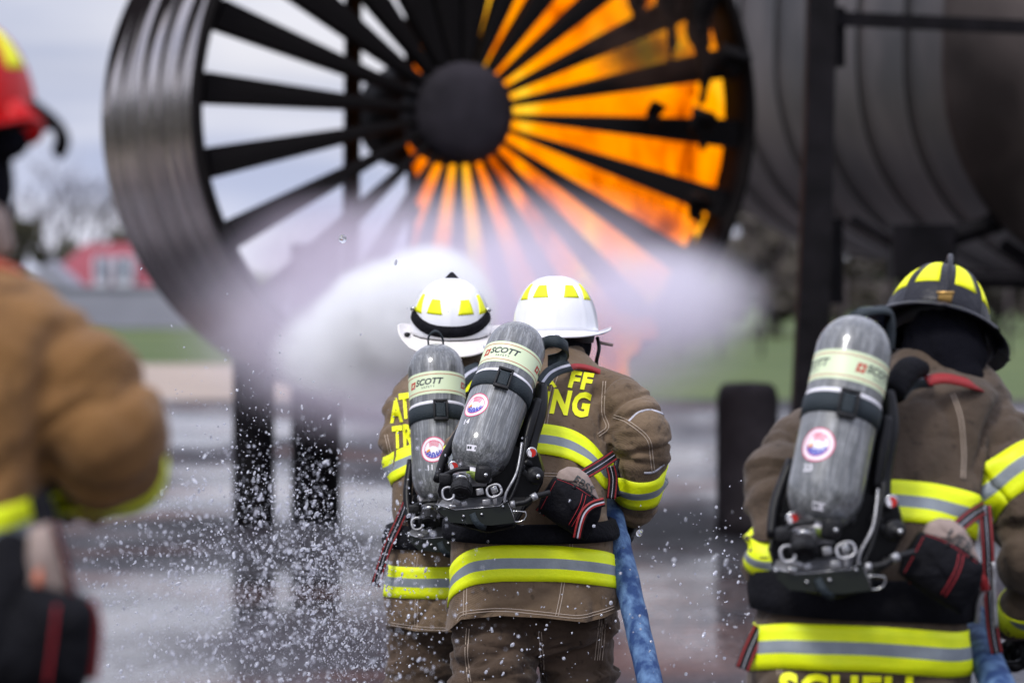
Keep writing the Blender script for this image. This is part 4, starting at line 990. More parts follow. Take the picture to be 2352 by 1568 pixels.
    bm = bmesh.new(); ribbon(bm, [V((-.005, -.040, -.118)), V((.004, -.050, -.138)), V((.018, -.046, -.154)), V((.036, -.030, -.158))], .018, V((0, -1, -.2)), t=.0015); addw('web_tab', bm, M['teal'])
    bm = bmesh.new(); tube(bm, [V(p) for p in ((.108, -.03, -.112), (.148, -.03, -.114), (.145, -.03, -.136), (.122, -.03, -.143), (.108, -.03, -.132), (.108, -.03, -.112))], .0022, n=8, sub=2); addw('wire_buckle', bm, M['steel'])
    bm = bmesh.new(); tube(bm, [V(p) for p in ((.138, .02, .083), (.132, .0, .040), (.12, -.02, -.008), (.092, -.03, -.060), (.088, -.03, -.088))], .0042, n=8); addw('braided_hose', bm, M['alu'])
    bm = bmesh.new(); tube(bm, [V(p) for p in ((.150, .02, .10), (.145, .0, .056), (.124, -.02, -.031), (.099, -.03, -.088))], .0052, n=8); addw('pressure_hose', bm, M['black'])
    bm = bmesh.new(); tube(bm, [V(p) for p in ((.108, -.03, -.092), (.147, -.03, -.086), (.173, -.025, -.070), (.218, -.01, -.060))], .0085, n=10); lh = addw('lower_hose', bm, M['rubber'])
    for a_, b_2 in (((.165, -.027, -.075), (.180, -.023, -.067)), ((.104, -.03, -.093), (.118, -.03, -.091))):
        bm = bmesh.new(); tube(bm, [V(a_), V(b_2)], .0110, n=12, sub=1); addw('hose_ferrule', bm, M['alu'], lh)
    for x, z, y, r_ in ((.165, .056, .0, .0150), (-.060, .016, .01, .0150)):
        mm_ = axisM((x, y, z), (.15, -1, -.1)); bm = bmesh.new(); lathe(bm, [(0, 0), (r_ * 1.05, 0), (r_ * 1.1, .006), (r_ * .9, .008), (0, .007)], n=28, M4=mm_); kd = addw('round_dial', bm, M['steel'])
        bm = annulus(0, 0, .001, r_ * .8, 20, 60, 270); bm.transform(mm_ @ Matrix.Translation((0, 0, .0092))); addw('dial_face', bm, M['dialred'], kd)
        bm = annulus(0, 0, .001, r_ * .8, 12, -85, 55); bm.transform(mm_ @ Matrix.Translation((0, 0, .0092))); addw('dial_window', bm, M['stickwhite'], kd)
    bm = bmesh.new(); lathe(bm, [(0, 0), (.024, 0), (.026, .016), (.017, .022), (.010, .024), (.008, .034), (0, .036)], n=18, M4=axisM((.172, .02, -.010), (.3, -1, -.1))); rg = addw('regulator', bm, M['rubber'])
    bm = bmesh.new(); ball(bm, (.184, -.020, -.012), .0075, seg=12); addw('regulator_bolt', bm, M['steel'], rg)
    bm = bmesh.new(); o2 = [(-.09, .02), (.02, .03), (.12, .07), (.19, .05), (.205, .0), (.198, -.04), (.165, -.1), (.12, -.14), (-.09, -.12), (-.11, -.06)]
    rings_to_bm(bm, [[V((x, .085, z)) for x, z in o2], [V((x * .97, .055, z)) for x, z in o2]]); lf = addw('lumbar_plate', bm, M['blackplastic'], smooth=False)
    for k in range(16):                       # small fittings crowded between valve and plate
        rnd = random.Random(100 + k); x, y, z = rnd.uniform(-.09, .18), rnd.uniform(.0, .05), rnd.uniform(-.10, .02)
        bm = bmesh.new()
        if k % 2: box(bm, (x, y, z), (rnd.uniform(.015, .04), .03, rnd.uniform(.01, .03)), bevel=.003, rot=Matrix.Rotation(rnd.uniform(-1, 1), 3, 'Y'))
        else: lathe(bm, [(0, 0), (.010, 0), (.011, .008), (.006, .012), (0, .012)], n=14, M4=axisM((x, y, z), (rnd.uniform(-.4, .4), -1, rnd.uniform(-.4, .4))))
        addw('fitting', bm, M['rubber'] if k % 4 else M['alu'], lf)
    # frame plate behind the bottle
    bm = bmesh.new(); out = [(-.085, -.10), (-.10, .0), (-.085, .12), (-.06, .3), (-.05, .43), (.05, .45), (.085, .36), (.10, .24), (.135, .17), (.155, .09), (.165, .0), (.15, -.09), (.08, -.13), (-.03, -.13)]
    f0 = [Vector((x, .105, z)) for x, z in out]; f1 = [Vector((x * .97, .088, z)) for x, z in out]
    rings_to_bm(bm, [f0, f1]); bmesh.ops.bevel(bm, geom=bm.edges[:], offset=.004, segments=2, affect='EDGES'); fp = add('back_frame', bm, M['blackplastic'], smooth=False)
    for k, ch in enumerate([[((.098, .06, .37), .017), ((.118, .045, .28), .021), ((.125, .05, .17), .018), ((.135, .05, .08), .024)], [((.105, .03, .30), .014), ((.108, .02, .22), .016), ((.112, .03, .12), .012)], [((-.09, .06, .16), .012), ((-.105, .05, .05), .014), ((-.10, .03, -.04), .012)]]):
        bm = bmesh.new(); tube(bm, [(Vector(p), r_) for p, r_ in ch], n=12); add('frame_rib', bm, M['blackplastic'], fp)
    return root, mw
def add_mesh(par, name, me, mt):
    me.name = name; me.materials.clear(); me.materials.append(mt)
    for p_ in me.polygons: p_.use_smooth = True
    o = bpy.data.objects.new(name, me); link(o); o.parent = par; return o

def waist_belt(m, yc, width, name='waist_pad', parent=None, t=.022):
    grid = []; n = 72; bm = bmesh.new(); rows = []
    for i in range(n + 1):
        u = R(-180 + 360 * i / n); py0 = yc(u); row = []
        for e, k in ((0, .3), (.08, .9), (.3, 1), (.6, 1.05), (.9, .9), (.94, .55), (.97, .8), (1, .2)):
            d_ = ring_at(m.rg, py0)[3]; py = py0 + (e - .5) * width / S(d_); p, c = ring_pt(m.rg, py, u); dr = p - c; dr.z = 0; dr.normalize()
            h, hn, _, _ = m.tree.ray_cast(p + dr * .05, -dr, .12); h = h or p
            row.append((h.lerp(p, .6) + dr * (t * k + .004 * noise.noise(h * 14)), dr))
        grid.append(row)
    sheet(bm, grid, .001, [0] * 8); o = obj(name, bm, M['pad'], parent or m.root)
    return o
def flat_bag(name, pts, d, thick, mt, par, bulge=.01, nrm=None, dslope=0):
    """stuffed flat pouch: outline in picture coordinates, real thickness"""
    cx = sum(p[0] for p in pts) / len(pts); cy = sum(p[1] for p in pts) / len(pts)
    def q(x, y, off): return P(x, y, d + dslope * (x - cx) * S(d)) + Vector((0, off, 0))
    c = [(p[0], p[1]) for p in pts] + [pts[0]]; dense = []
    for (x0, y0), (x1, y1) in zip(c, c[1:]):
        for k in range(8): dense.append((x0 + (x1 - x0) * k / 8, y0 + (y1 - y0) * k / 8))
    # round corners
    for _ in range(2): dense = [((dense[i - 1][0] + dense[i][0] * 2 + dense[(i + 1) % len(dense)][0]) / 4, (dense[i - 1][1] + dense[i][1] * 2 + dense[(i + 1) % len(dense)][1]) / 4) for i in range(len(dense))]
    rings = []
    for k, off in ((.0, -bulge), (.35, -bulge * .95), (.7, -bulge * .6), (.93, -bulge * .1), (1, .006), (1, thick)):
        rings.append([q(cx + (x - cx) * k, cy + (y - cy) * k, off + .004 * noise.noise(Vector((x * .02, y * .02, k)))) for x, y in dense])
    bm = bmesh.new(); rings_to_bm(bm, rings); o = obj(name, bm, mt, par); o['_'] = 0; del o['_']; return o
def front(tree, x, y, d=11.3):
    h, hn, _, _ = tree.ray_cast(P(x, y, d) - Vector((0, 1.2, 0)), Vector((0, 1, 0)), 3); return h
def strap_px(name, pts, width, cols, mats, par, nrm=Vector((0, -1, 0)), t=.002, sub=6):
    """strap through (px,py,d) points"""
    bm = bmesh.new(); ribbon(bm, [P(*p) for p in pts], width, nrm, cols, t=t, sub=sub); return obj(name, bm, mats, par)
HARN = [(0, .4), (1, .8), (0, 1.5), (2, .3), (0, 1.5), (1, .8), (0, .4)]; HM = None
def harness_mats(): return [M['black'], M['red'], M['piping']]
def glove(m, ai, wrist, hand_dir, curl, side=1, sc=1.0, name='glove', mt='black'):
    """gauntlet glove with four fingers of different lengths and a thumb, closed round the hose"""
    d = hand_dir.normalized(); c = curl.normalized(); c = (c - d * d.dot(c)).normalized(); s_ = d.cross(c) * side
    bm = bmesh.new(); w_ = wrist
    capsules(bm, [(w_ - d * .06, .045), (w_, .042), (w_ + d * .03, .036)])
    pal = w_ + d * .055
    for k in (-1.5, -.5, .5, 1.5): capsules(bm, [(w_ + d * .02 + s_ * k * .016, .018), (w_ + d * .10 + s_ * k * .020, .0165)])
    for k, L in ((-1.5, .030), (-.5, .036), (.5, .034), (1.5, .027)):
        b0 = w_ + d * .10 + s_ * k * .021; p1 = b0 + (d * .8 + c * .6).normalized() * L; p2 = p1 + (c * 1.0 - d * .05).normalized() * L * .8; p3 = p2 + (c * .5 - d * .85).normalized() * L * .65
        capsules(bm, [(b0, .0135), (p1, .0130), (p2, .0120), (p3, .0105)], n=12)
    t0 = w_ + d * .04 - s_ * .035; t1 = t0 + (d * .6 - s_ * .8 + c * .3).normalized() * .035; t2 = t1 + (d * .6 + c * .9).normalized() * .034; t3 = t2 + (d * .1 + c * .8 + s_ * .5).normalized() * .026
    capsules(bm, [(t0, .017), (t1, .016), (t2, .0145), (t3, .012)], n=12)
    me = remesh(bm, .005, 2); crumple(me, .0025, 26, 5 + ai); return obj(name, me, M[mt], m.root)

# ------------------------------------------------------------ firefighter in the middle
C = make_person('middle', dict(label='middle firefighter in a brown coat and plain white helmet, holding the blue hose', cloth='tan', seed=1, amp=.012, freq=4.2,
    torso=[(795, 1275, 62, 11.70, .085), (825, 1268, 88, 11.67, .11), (852, 1255, 122, 11.64, .135), (885, 1240, 150, 11.60, .155), (950, 1236, 165, 11.55, .175), (1040, 1222, 176, 11.48, .175), (1120, 1212, 184, 11.42, .17), (1190, 1215, 184, 11.39, .165),
           (1250, 1222, 192, 11.38, .17), (1330, 1228, 196, 11.38, .18), (1395, 1228, 198, 11.38, .19), (1480, 1228, 198, 11.38, .19)], hem=1408, hemf=lin([(1030, 34), (1060, 4), (1150, -8), (1250, -4), (1345, 8), (1385, 0), (1420, -14)]),
    arms=[[(1150, 925, 11.58, .08), (1105, 990, 11.52, .075), (1050, 1060, 11.46, .062), (1080, 1100, 11.66, .062), (1140, 1120, 11.95, .055)],
          [(1370, 912, 11.60, .085), (1432, 938, 11.53, .092), (1470, 995, 11.46, .094), (1476, 1070, 11.48, .082), (1468, 1130, 11.52, .074), (1462, 1172, 11.58, .064)]],
    legs=[[(1135, 1400, 11.38, .14), (1136, 1480, 11.36, .135), (1130, 1600, 11.30, .125), (1120, 1760, 11.30, .105), (1115, 1945, 11.45, .095)],
          [(1318, 1400, 11.42, .135), (1322, 1480, 11.44, .118), (1322, 1600, 11.46, .105), (1318, 1760, 11.60, .095), (1312, 1925, 11.75, .09)]],
    head=(1282, 778, 11.80, 0)))
helmet(C, P(1276, 763, 11.80) , yaw=0, pitch=-3, roll=0, kind='white', sc=1.04)
C.pack, C.pm = air_pack(P(1089, 1083, 11.07), P(1202, 753, 11.34), 'grey air bottle and black pack leaning right on the middle firefighter, numbered 14')
stripe_torso(C, 'reflective_stripe', lambda u: 1285 + lin([(-3.2, 90), (-1.6, 72), (-1.15, 36), (-.75, 8), (-.3, -3), (.2, -2), (.7, 8), (1.3, 22), (1.6, 34), (3.2, 50)])(u), .105)
stripe_torso(C, 'reflective_stripe', lambda u: lin([(-3.2, 1090), (-1.5, 1060), (-.6, 1010), (0, 998), (.35, 1010), (.75, 1035), (1.2, 1085), (3.2, 1110)])(u), .088)
stripe_arm(C, 1, .72, .098, tilt=Vector((.15, 0, .12)))
stripe_arm(C, 0, .75, .09)
C.belt = waist_belt(C, lambda u: 1212 + 6 * math.cos(u), .058)
b_ = project_text('FF', P(1334, 877, 11.4), .066, C.tree, ang=-9, xs=1.05, bold=.045, slant=.12); obj('lettering', b_, M['letter'], C.jacket)
b_ = project_text('NG', P(1311, 929, 11.4), .094, C.tree, ang=-7, xs=.80, bold=.045, slant=.10); obj('lettering', b_, M['letter'], C.jacket)
b_ = project_text('A', P(1262, 878, 11.4), .056, C.tree, ang=14, xs=.8, bold=.045); obj('lettering', b_, M['letter'], C.jacket)
b_ = project_text('I', P(1254, 925, 11.4), .08, C.tree, ang=-6, xs=.9, bold=.045, slant=.1); obj('lettering', b_, M['letter'], C.jacket)
# seams of the coat
for pts in ([(1288, 850), (1275, 880), (1262, 930), (1252, 985)], [(1392, 880), (1388, 950), (1398, 985), (1376, 1003)], [(1070, 1330), (1068, 1410)], [(1294, 1320), (1288, 1360), (1278, 1405)],
            [(1048, 1432 - 12), (1068, 1402), (1150, 1393), (1250, 1400), (1335, 1408), (1410, 1392)], [(1245, 1118 - 30), (1300, 1092), (1338, 1102), (1330, 1140)],
            [(1412, 960), (1445, 972), (1490, 1010), (1500, 1060), (1504, 1092)], [(1426, 1155), (1460, 1168), (1500, 1170)], [(1312, 1240), (1306, 1300)]):
    seam(C, pts)
seam(C, [(1446, 970), (1470, 950), (1500, 945), (1528, 955)], width=.007, double=False, mt='piping', name='piping')
seam(C, [(1482, 1090), (1505, 1088), (1530, 1072)], width=.007, double=False, mt='piping', name='piping')
for pts in ([(1075, 1440), (1072, 1500), (1080, 1560)], [(1380, 1420), (1375, 1470), (1370, 1520)], [(1390, 1420), (1386, 1470), (1381, 1520)], [(1240, 1450), (1245, 1510), (1248, 1566)]):
    seam(C, pts, tree=C.ttree, parent=C.trousers)
# pocket flap on the trouser
bm = bmesh.new(); g = []
for i in range(7):
    row = []
    for j in range(7):
        x = 1385 + 34 * j / 6; y = 1405 + (38 - 10 * abs(j - 3) / 3) * i / 6; h = front(C.ttree, x, y) or P(x, y, 11.42); row.append((h, Vector((0, -1, 0))))
    g.append(row)
sheet(bm, g, .006); obj('pocket_flap', bm, M['trouser'], C.trousers)
# harness over the shoulder: red pad and dark webbing, loop above the bottle
strap_px('shoulder_pad', [(1300, 848, 11.46), (1325, 840, 11.50), (1365, 848, 11.53), (1400, 868, 11.56), (1412, 885, 11.66)], .022, [0], [M['red']], C.pack if False else C.root, nrm=Vector((0, -.6, .8)))
strap_px('shoulder_strap', [(1245, 880, 11.33), (1262, 858, 11.38), (1285, 845, 11.43), (1310, 838, 11.47)], .040, [0, (1, .5), 0], [M['teal'], M['piping']], C.root, nrm=Vector((0, -1, .3)))
bm = bmesh.new(); ribbon(bm, [P(1235, 800, 11.40), P(1262, 783, 11.36), P(1290, 788, 11.36), P(1304, 802, 11.42), P(1290, 820, 11.48), P(1258, 828, 11.45)], .034, [Vector((-.1, -1, .1)), Vector((0, -1, .25)), Vector((.2, -1, .3)), Vector((1, -.3, .2)), Vector((.3, 1, .1)), Vector((0, 1, .2))], t=.003); obj('drag_loop', bm, M['teal'], C.root)
bm = bmesh.new(); tube(bm, [P(1372, 775, 11.72), P(1376, 800, 11.70), P(1370, 830, 11.70), P(1372, 850, 11.72)], .006, n=8); obj('chin_strap', bm, M['black'], C.helmet)
bm = bmesh.new(); tube(bm, [P(1378, 787, 11.76), P(1406, 792, 11.80)], .005, n=8, sub=1); obj('eye_shield_pin', bm, M['beige'], C.helmet)
# mask pouch on the hip
def pouch(m, dx, dy, sc, d, seed, word='EBSS', par=None, wcol='ink'):
    def T(x, y): return (dx + (x - 1310) * sc, dy + (y - 1160) * sc)
    root = empty('mask_pouch', P(*T(1310, 1160), d), label=m.plabel, cat='pouch', group=None)
    outl = [T(*p) for p in ((1272, 1096), (1300, 1104), (1345, 1124), (1384, 1154), (1378, 1190), (1366, 1212), (1346, 1243), (1318, 1228), (1280, 1205), (1235, 1172), (1244, 1140))]
    flap = [T(*p) for p in ((1276, 1100), (1284, 1082), (1304, 1072), (1328, 1074), (1350, 1090), (1366, 1120), (1378, 1150), (1330, 1140))]
    o1 = flat_bag('inner_bag', flap, d + .03, .03, M['beige'], root, .018)
    o2 = flat_bag('case', outl, d, .06, M['pad'], root, .030)
    tr = bvh_of([o2]); t1 = bvh_of([o1])
    def line(pts, w_, mt, nm, tree_, dbl=False, t=.0014):
        c = catmull([tuple(map(float, T(*p))) for p in pts], 8); hit = []
        for x, y in c:
            h = tree_.ray_cast(P(x, y, d) - Vector((0, .4, 0)), Vector((0, 1, 0)), 1)[0]
            if h is not None: hit.append(h)
        if len(hit) > 2:
            bm = bmesh.new(); ribbon(bm, hit, w_, Vector((0, -1, 0)), t=t, sub=1); obj(nm, bm, M[mt], root)
    line([(1338, 1132), (1330, 1160), (1306, 1204)], .0018 * sc, 'redstitch', 'stitching', tr); line([(1346, 1136), (1338, 1162), (1313, 1208)], .0018 * sc, 'redstitch', 'stitching', tr)
    line([(1276, 1104), (1262, 1130), (1242, 1168)], .0015 * sc, 'redstitch', 'stitching', tr); line([(1280, 1100), (1320, 1116), (1372, 1150)], .0015 * sc, 'redstitch', 'stitching', tr)
    for p in ((1318, 1120), (1359, 1140)):
        h = tr.ray_cast(P(*T(*p), d) - Vector((0, .4, 0)), Vector((0, 1, 0)), 1)[0]
        if h is not None: bm = bmesh.new(); ball(bm, h, .0075 * sc ** .0, (1, .5, 1), seg=12); obj('press_stud', bm, M['blackplastic'], root)
    x, y = T(1341, 1113)
    b_ = project_text(word, P(x, y, d), .031 * (1.15 if sc > 1 else 1), t1, ang=-36, xs=1.1, off=.003, bold=.004); obj('lettering', b_, M[wcol], root)
    return root, T
def bvh_of(objs):
    vs, fs = [], []
    for o in objs:
        mw = parent_world(o) if o.parent else o.matrix_basis; k = len(vs)
        vs += [mw @ v.co for v in o.data.vertices]; fs += [tuple(k + i for i in p.vertices) for p in o.data.polygons]
    return BVHTree.FromPolygons(vs, fs)
C.plabel = 'black pouch with red stitching on the right hip of the middle firefighter'
pc, T = pouch(C, 1310, 1160, 1.0, 11.16, 1)
strap_px('belt_strap', [(1240, 1178, 11.20), (1262, 1150, 11.19), (1290, 1120, 11.19), (1340, 1090, 11.20), (1380, 1066, 11.26), (1412, 1044, 11.36)], .034, HARN, harness_mats(), pc)
strap_px('loose_strap', [(1388, 1152, 11.13), (1362, 1160, 11.12), (1344, 1176, 11.12), (1334, 1200, 11.12), (1326, 1236, 11.13)], .026, [0, 1, (2, .8), 0, 1], harness_mats(), pc)
strap_px('side_strap', [(1402, 1070, 11.36), (1408, 1100, 11.36), (1404, 1145, 11.36)], .03, HARN, harness_mats(), pc)
strap_px('gear_cord', [(1418, 1052, 11.40), (1412, 1095, 11.38), (1420, 1140, 11.38)], .016, [0], [M['black']], pc)
wr = P(1458, 1180, 11.60); C.gl = glove(C, 1, wr, P(1437, 1216, 11.62) - wr, Vector((-1, -.35, .2)), side=1)
wr = P(1150, 1125, 11.95); glove(C, 0, wr, Vector((.8, .5, -.1)), Vector((.2, .2, -1)), side=-1)
# hose: from the nozzle ahead, under the arm, down to the ground behind
def hose(name, pts, r_, label, mt='hose'):
    bm = bmesh.new(); tube(bm, [P(*p) if len(p) == 3 else Vector(p[:3]) for p in pts], r_, n=28, sub=10, flat=.92)
    me = bpy.data.meshes.new('h'); bm.to_mesh(me); bm.free(); crumple(me, .0022, 9, 3); o = recenter(obj(name, me, M[mt], label=label, cat='hose', group=None)); return o
hose('fire_hose', [(1160, 1020, 12.8), (1230, 1060, 12.4), (1330, 1105, 12.0), (1388, 1150, 11.62), (1412, 1215, 11.45), (1432, 1300, 11.35), (1462, 1430, 11.22), (1492, 1560, 11.08), (1525, 1720, 10.9), (1560, 1900, 10.7), (1600, 1995, 10.3), (1650, 2060, 9.6)], .037, 'blue hose running down from the hand of the middle firefighter')
bm = bmesh.new(); p0, p1 = P(1160, 1020, 12.8), P(1140, 1000, 13.1); tube(bm, [(p0, .036), (p0.lerp(p1, .3), .030), (p0.lerp(p1, .6), .034), (p1, .05)], n=20); recenter(obj('nozzle', bm, M['blackplastic'], label='black fog nozzle at the end of the blue hose, hidden ahead of the white helmets', cat='nozzle'))

# ------------------------------------------------------------ firefighter on the left of the pair
L = make_person('left', dict(label='firefighter in a brown coat and white helmet with a black band round it', cloth='tan', seed=9, amp=.012, freq=4.8,
    torso=[(812, 1068, 52, 12.42, .08), (838, 1060, 80, 12.40, .105), (865, 1045, 112, 12.37, .13), (905, 1032, 132, 12.33, .155), (970, 1026, 140, 12.27, .165), (1060, 1026, 132, 12.20, .165), (1140, 1030, 128, 12.14, .155), (1200, 1034, 132, 12.12, .155),
           (1260, 1036, 142, 12.10, .16), (1340, 1036, 150, 12.10, .17), (1420, 1036, 150, 12.10, .17), (1500, 1036, 150, 12.10, .165)], hem=1438, hemf=lin([(880, -8), (960, 0), (1200, 0)]),
    arms=[[(945, 925, 12.32, .078), (925, 975, 12.26, .078), (925, 1050, 12.20, .066), (958, 1110, 12.36, .060), (1010, 1150, 12.6, .055)],
          [(1130, 925, 12.32, .078), (1165, 985, 12.28, .076), (1175, 1060, 12.3, .066), (1160, 1100, 12.6, .058)]],
    legs=[[(975, 1420, 12.10, .125), (972, 1490, 12.08, .115), (965, 1600, 12.05, .105), (962, 1740, 12.1, .09), (960, 1880, 12.3, .085)],
          [(1110, 1420, 12.12, .125), (1112, 1500, 12.12, .115), (1112, 1600, 12.2, .10), (1110, 1740, 12.3, .09), (1108, 1860, 12.5, .085)]],
    head=(1036, 765, 12.42, 0)))
helmet(L, P(1035, 762, 12.42), pitch=9, roll=1, kind='curl', sc=1.04)
L.pack, L.pm = air_pack(P(1014, 1155, 11.84), P(1000, 800, 12.01), 'upright grey air bottle and black pack on the left firefighter of the pair', number='11', emblem=(-.018, .148), lab_u=-.03)
stripe_torso(L, 'reflective_stripe', lambda u: 1328 + lin([(-3.2, 4), (0, 0), (3.2, 4)])(u), .098)
stripe_torso(L, 'reflective_stripe', lambda u: lin([(-3.2, 1110), (-1.6, 1085), (-1.0, 1065), (-.4, 1040), (0, 1030), (1.2, 1060), (3.2, 1110)])(u), .088)
stripe_arm(L, 0, .66, .095, tilt=Vector((0, 0, .5)))
L.belt = waist_belt(L, lambda u: 1228, .075)
for tx, x, y, h_, an in (('A', 910, 945, .098, 8), ('T', 931, 934, .102, 10), ('T', 914, 1004, .09, 8), ('R', 937, 999, .09, 8), ('R', 1078, 890, .085, 0)):
    b_ = project_text(tx, P(x, y, 12.2), h_, L.tree, ang=an, xs=.55, bold=.045, slant=.08); obj('lettering', b_, M['letter'], L.jacket)
for pts in ([(960, 1270), (956, 1300)], [(960, 1365), (958, 1430)], [(900, 1425), (960, 1430), (1030, 1432)], [(885, 1000), (900, 1060), (905, 1090)]): seam(L, pts, d=12.1)
strap_px('hanging_strap', [(936, 1150, 12.0), (915, 1200, 11.98), (888, 1260, 11.96), (862, 1345, 11.95)], .030, HARN, harness_mats(), L.belt, sub=4)
strap_px('shoulder_strap', [(1052, 885, 12.08), (1070, 862, 12.12), (1092, 848, 12.18), (1110, 840, 12.26)], .05, [0, (1, .5), 0], [M['teal'], M['piping']], L.root, nrm=Vector((0, -1, .4)))
bm = bmesh.new(); tube(bm, [P(986, 805, 12.0), P(984, 775, 12.0), P(1000, 760, 11.98), P(1016, 775, 12.0), P(1018, 805, 12.02)], .0065, n=8, flat=.5); obj('drag_loop', bm, M['teal'], L.root)
bm = bmesh.new(); box(bm, P(948, 785, 12.4), (.02, .05, .03), bevel=.006); obj('eye_shield', bm, M['beige'], L.helmet)
bm = bmesh.new(); tube(bm, [P(950, 775, 12.38), P(962, 800, 12.36), P(985, 815, 12.36)], .012, n=8); obj('chin_strap', bm, M['black'], L.helmet)
bm = bmesh.new(); ball(bm, P(1109, 803, 12.28), .013, (1, .5, 1.1)); obj('strap_stud', bm, M['steel'], L.helmet)
glove(L, 0, P(1012, 1152, 12.62), Vector((.7, .6, -.2)), Vector((.2, .2, -1)), side=-1); glove(L, 1, P(1162, 1104, 12.64), Vector((-.3, .9, -.1)), Vector((-.4, .1, -1)))

# ------------------------------------------------------------ firefighter on the right
Rm = make_person('right', dict(label='firefighter in a dark brown coat and black ridged leather helmet at the right', cloth='tanR', seed=17, amp=.017, freq=3.6,
    torso=[(795, 2150, 88, 9.36, .10), (835, 2140, 120, 9.34, .125), (872, 2118, 172, 9.30, .15), (915, 2098, 208, 9.26, .17), (990, 2050, 240, 9.22, .185), (1090, 2018, 245, 9.17, .185), (1180, 2008, 232, 9.12, .18), (1290, 1998, 236, 9.08, .175), (1370, 1985, 245, 9.06, .175),
           (1440, 1976, 246, 9.05, .18), (1540, 1968, 252, 9.04, .185), (1680, 1962, 258, 9.02, .19), (1710, 1962, 256, 9.02, .185)],
    arms=[[(1838, 1048, 9.22, .088), (1788, 1095, 9.14, .083), (1776, 1190, 9.06, .074), (1776, 1280, 9.06, .068), (1800, 1370, 9.28, .062), (1840, 1400, 9.5, .058)],
          [(2240, 975, 9.28, .11), (2305, 1040, 9.22, .108), (2350, 1150, 9.16, .098), (2372, 1270, 9.14, .090), (2372, 1380, 9.25, .078), (2368, 1425, 9.34, .072)]],
    legs=[[(1850, 1680, 9.05, .14), (1848, 1800, 9.03, .125), (1845, 1950, 9.0, .11), (1840, 2200, 9.05, .10), (1840, 2330, 9.1, .09)],
          [(2070, 1680, 9.05, .14), (2074, 1800, 9.03, .125), (2076, 1950, 9.0, .11), (2076, 2200, 9.05, .10), (2080, 2330, 9.1, .09)]],
    head=(2165, 745, 9.42, .2), hoodr=.098, hoodx=[(2165, 770, 9.36, .10), (2190, 820, 9.30, .088), (2208, 868, 9.26, .06)]))
helmet(Rm, P(2150, 757, 9.42), yaw=-4, pitch=-25, roll=11, kind='leather', sc=1.04)
bm = bmesh.new(); tube(bm, [(P(2245, 735, 9.40), .03), (P(2276, 775, 9.38), .034), (P(2268, 815, 9.38), .026), (P(2240, 835, 9.38), .016)], n=16, flat=.45); obj('ear_flap', bm, M['blackleather'], Rm.helmet)
Rm.pack, Rm.pm = air_pack(P(1880, 1207, 8.76), P(1974, 745, 8.93), 'grey air bottle and black pack on the right firefighter, numbered 23', number='23', emblem=(-.042, .165), lab_u=.078)
stripe_torso(Rm, 'reflective_stripe', lambda u: lin([(-3.2, 1480), (-1.5, 1485), (-.8, 1470), (0, 1470), (.8, 1490), (3.2, 1490)])(u), .105)
stripe_torso(Rm, 'reflective_stripe', lambda u: lin([(-3.2, 1165), (-1.2, 1150), (0, 1135), (.5, 1148), (1.0, 1172), (1.5, 1195), (3.2, 1190)])(u), .095)
stripe_arm(Rm, 0, .56, .080); stripe_arm(Rm, 1, .33, .105, tilt=Vector((.35, 0, .0))); stripe_arm(Rm, 1, .80, .095, tilt=Vector((.2, 0, 0)))
Rm.belt = waist_belt(Rm, lambda u: 1362 + 14 * math.sin(u), .10)
b_ = project_text('SCHELL', P(1945, 1574, 9.0), .092, Rm.tree, ang=-1, xs=.98, bold=.045); obj('lettering', b_, M['letter'], Rm.jacket)
for pts in ([(2190, 905), (2205, 960), (2210, 1040), (2205, 1095)], [(1870, 950), (1850, 1020), (1842, 1090)], [(1780, 1400 + 60), (1778, 1530)], [(2160, 1440), (2155, 1530)]): seam(Rm, pts, d=9.1)
strap_px('shoulder_pad', [(2128, 874, 9.06), (2165, 868, 9.08), (2205, 874, 9.10), (2240, 886, 9.13), (2262, 902, 9.2)], .030, [0], [M['red']], Rm.root, nrm=Vector((0, -.7, .7)))
strap_px('shoulder_strap', [(2055, 905, 8.98), (2075, 880, 9.04), (2100, 868, 9.08), (2135, 864, 9.12)], .055, [0, (1, .4), 0], [M['teal'], M['piping']], Rm.root, nrm=Vector((0, -1, .3)))
bm = bmesh.new(); tube(bm, [(P(2050, 905, 8.98), .03), (P(2085, 850, 9.03), .032), (P(2120, 848, 9.08), .02)], n=14); obj('strap_bulge', bm, M['pad'], Rm.root)
bm = bmesh.new(); ribbon(bm, [P(1958, 738, 8.96), P(1975, 718, 8.94), P(2020, 712, 8.96), P(2044, 722, 9.0), P(2046, 770, 9.02), P(2042, 800, 9.02)], .034, [Vector((0, -1, .3)), Vector((0, -.5, 1)), Vector((0, -.4, 1)), Vector((.7, -.6, .6)), Vector((1, -.7, 0)), Vector((1, -.7, 0))], t=.004); obj('drag_loop', bm, M['teal'], Rm.root)
Rm.plabel = 'black pouch with dark red stitching on the hip of the firefighter at the right'
pr, T2 = pouch(Rm, 2165, 1305, 1.30, 8.78, 2, word='UEB')
strap_px('belt_strap', [(2080, 1330, 8.84), (2120, 1295, 8.82), (2180, 1230, 8.82), (2230, 1185, 8.9), (2262, 1165, 9.0)], .034, HARN, harness_mats(), pr)
strap_px('gear_cord', [(2262, 1160, 9.0), (2268, 1240, 8.98), (2272, 1330, 8.98), (2280, 1440, 8.98), (2290, 1500, 8.98)], .03, HARN, harness_mats(), pr)
strap_px('metal_spring', [(2282, 1290, 8.96), (2284, 1370, 8.96), (2288, 1440, 8.96)], .009, [0], [M['alu']], pr)
strap_px('snap_hook', [(2262, 1345, 8.95), (2248, 1390, 8.95), (2244, 1430, 8.96)], .012, [0], [M['alu']], pr, t=.006)
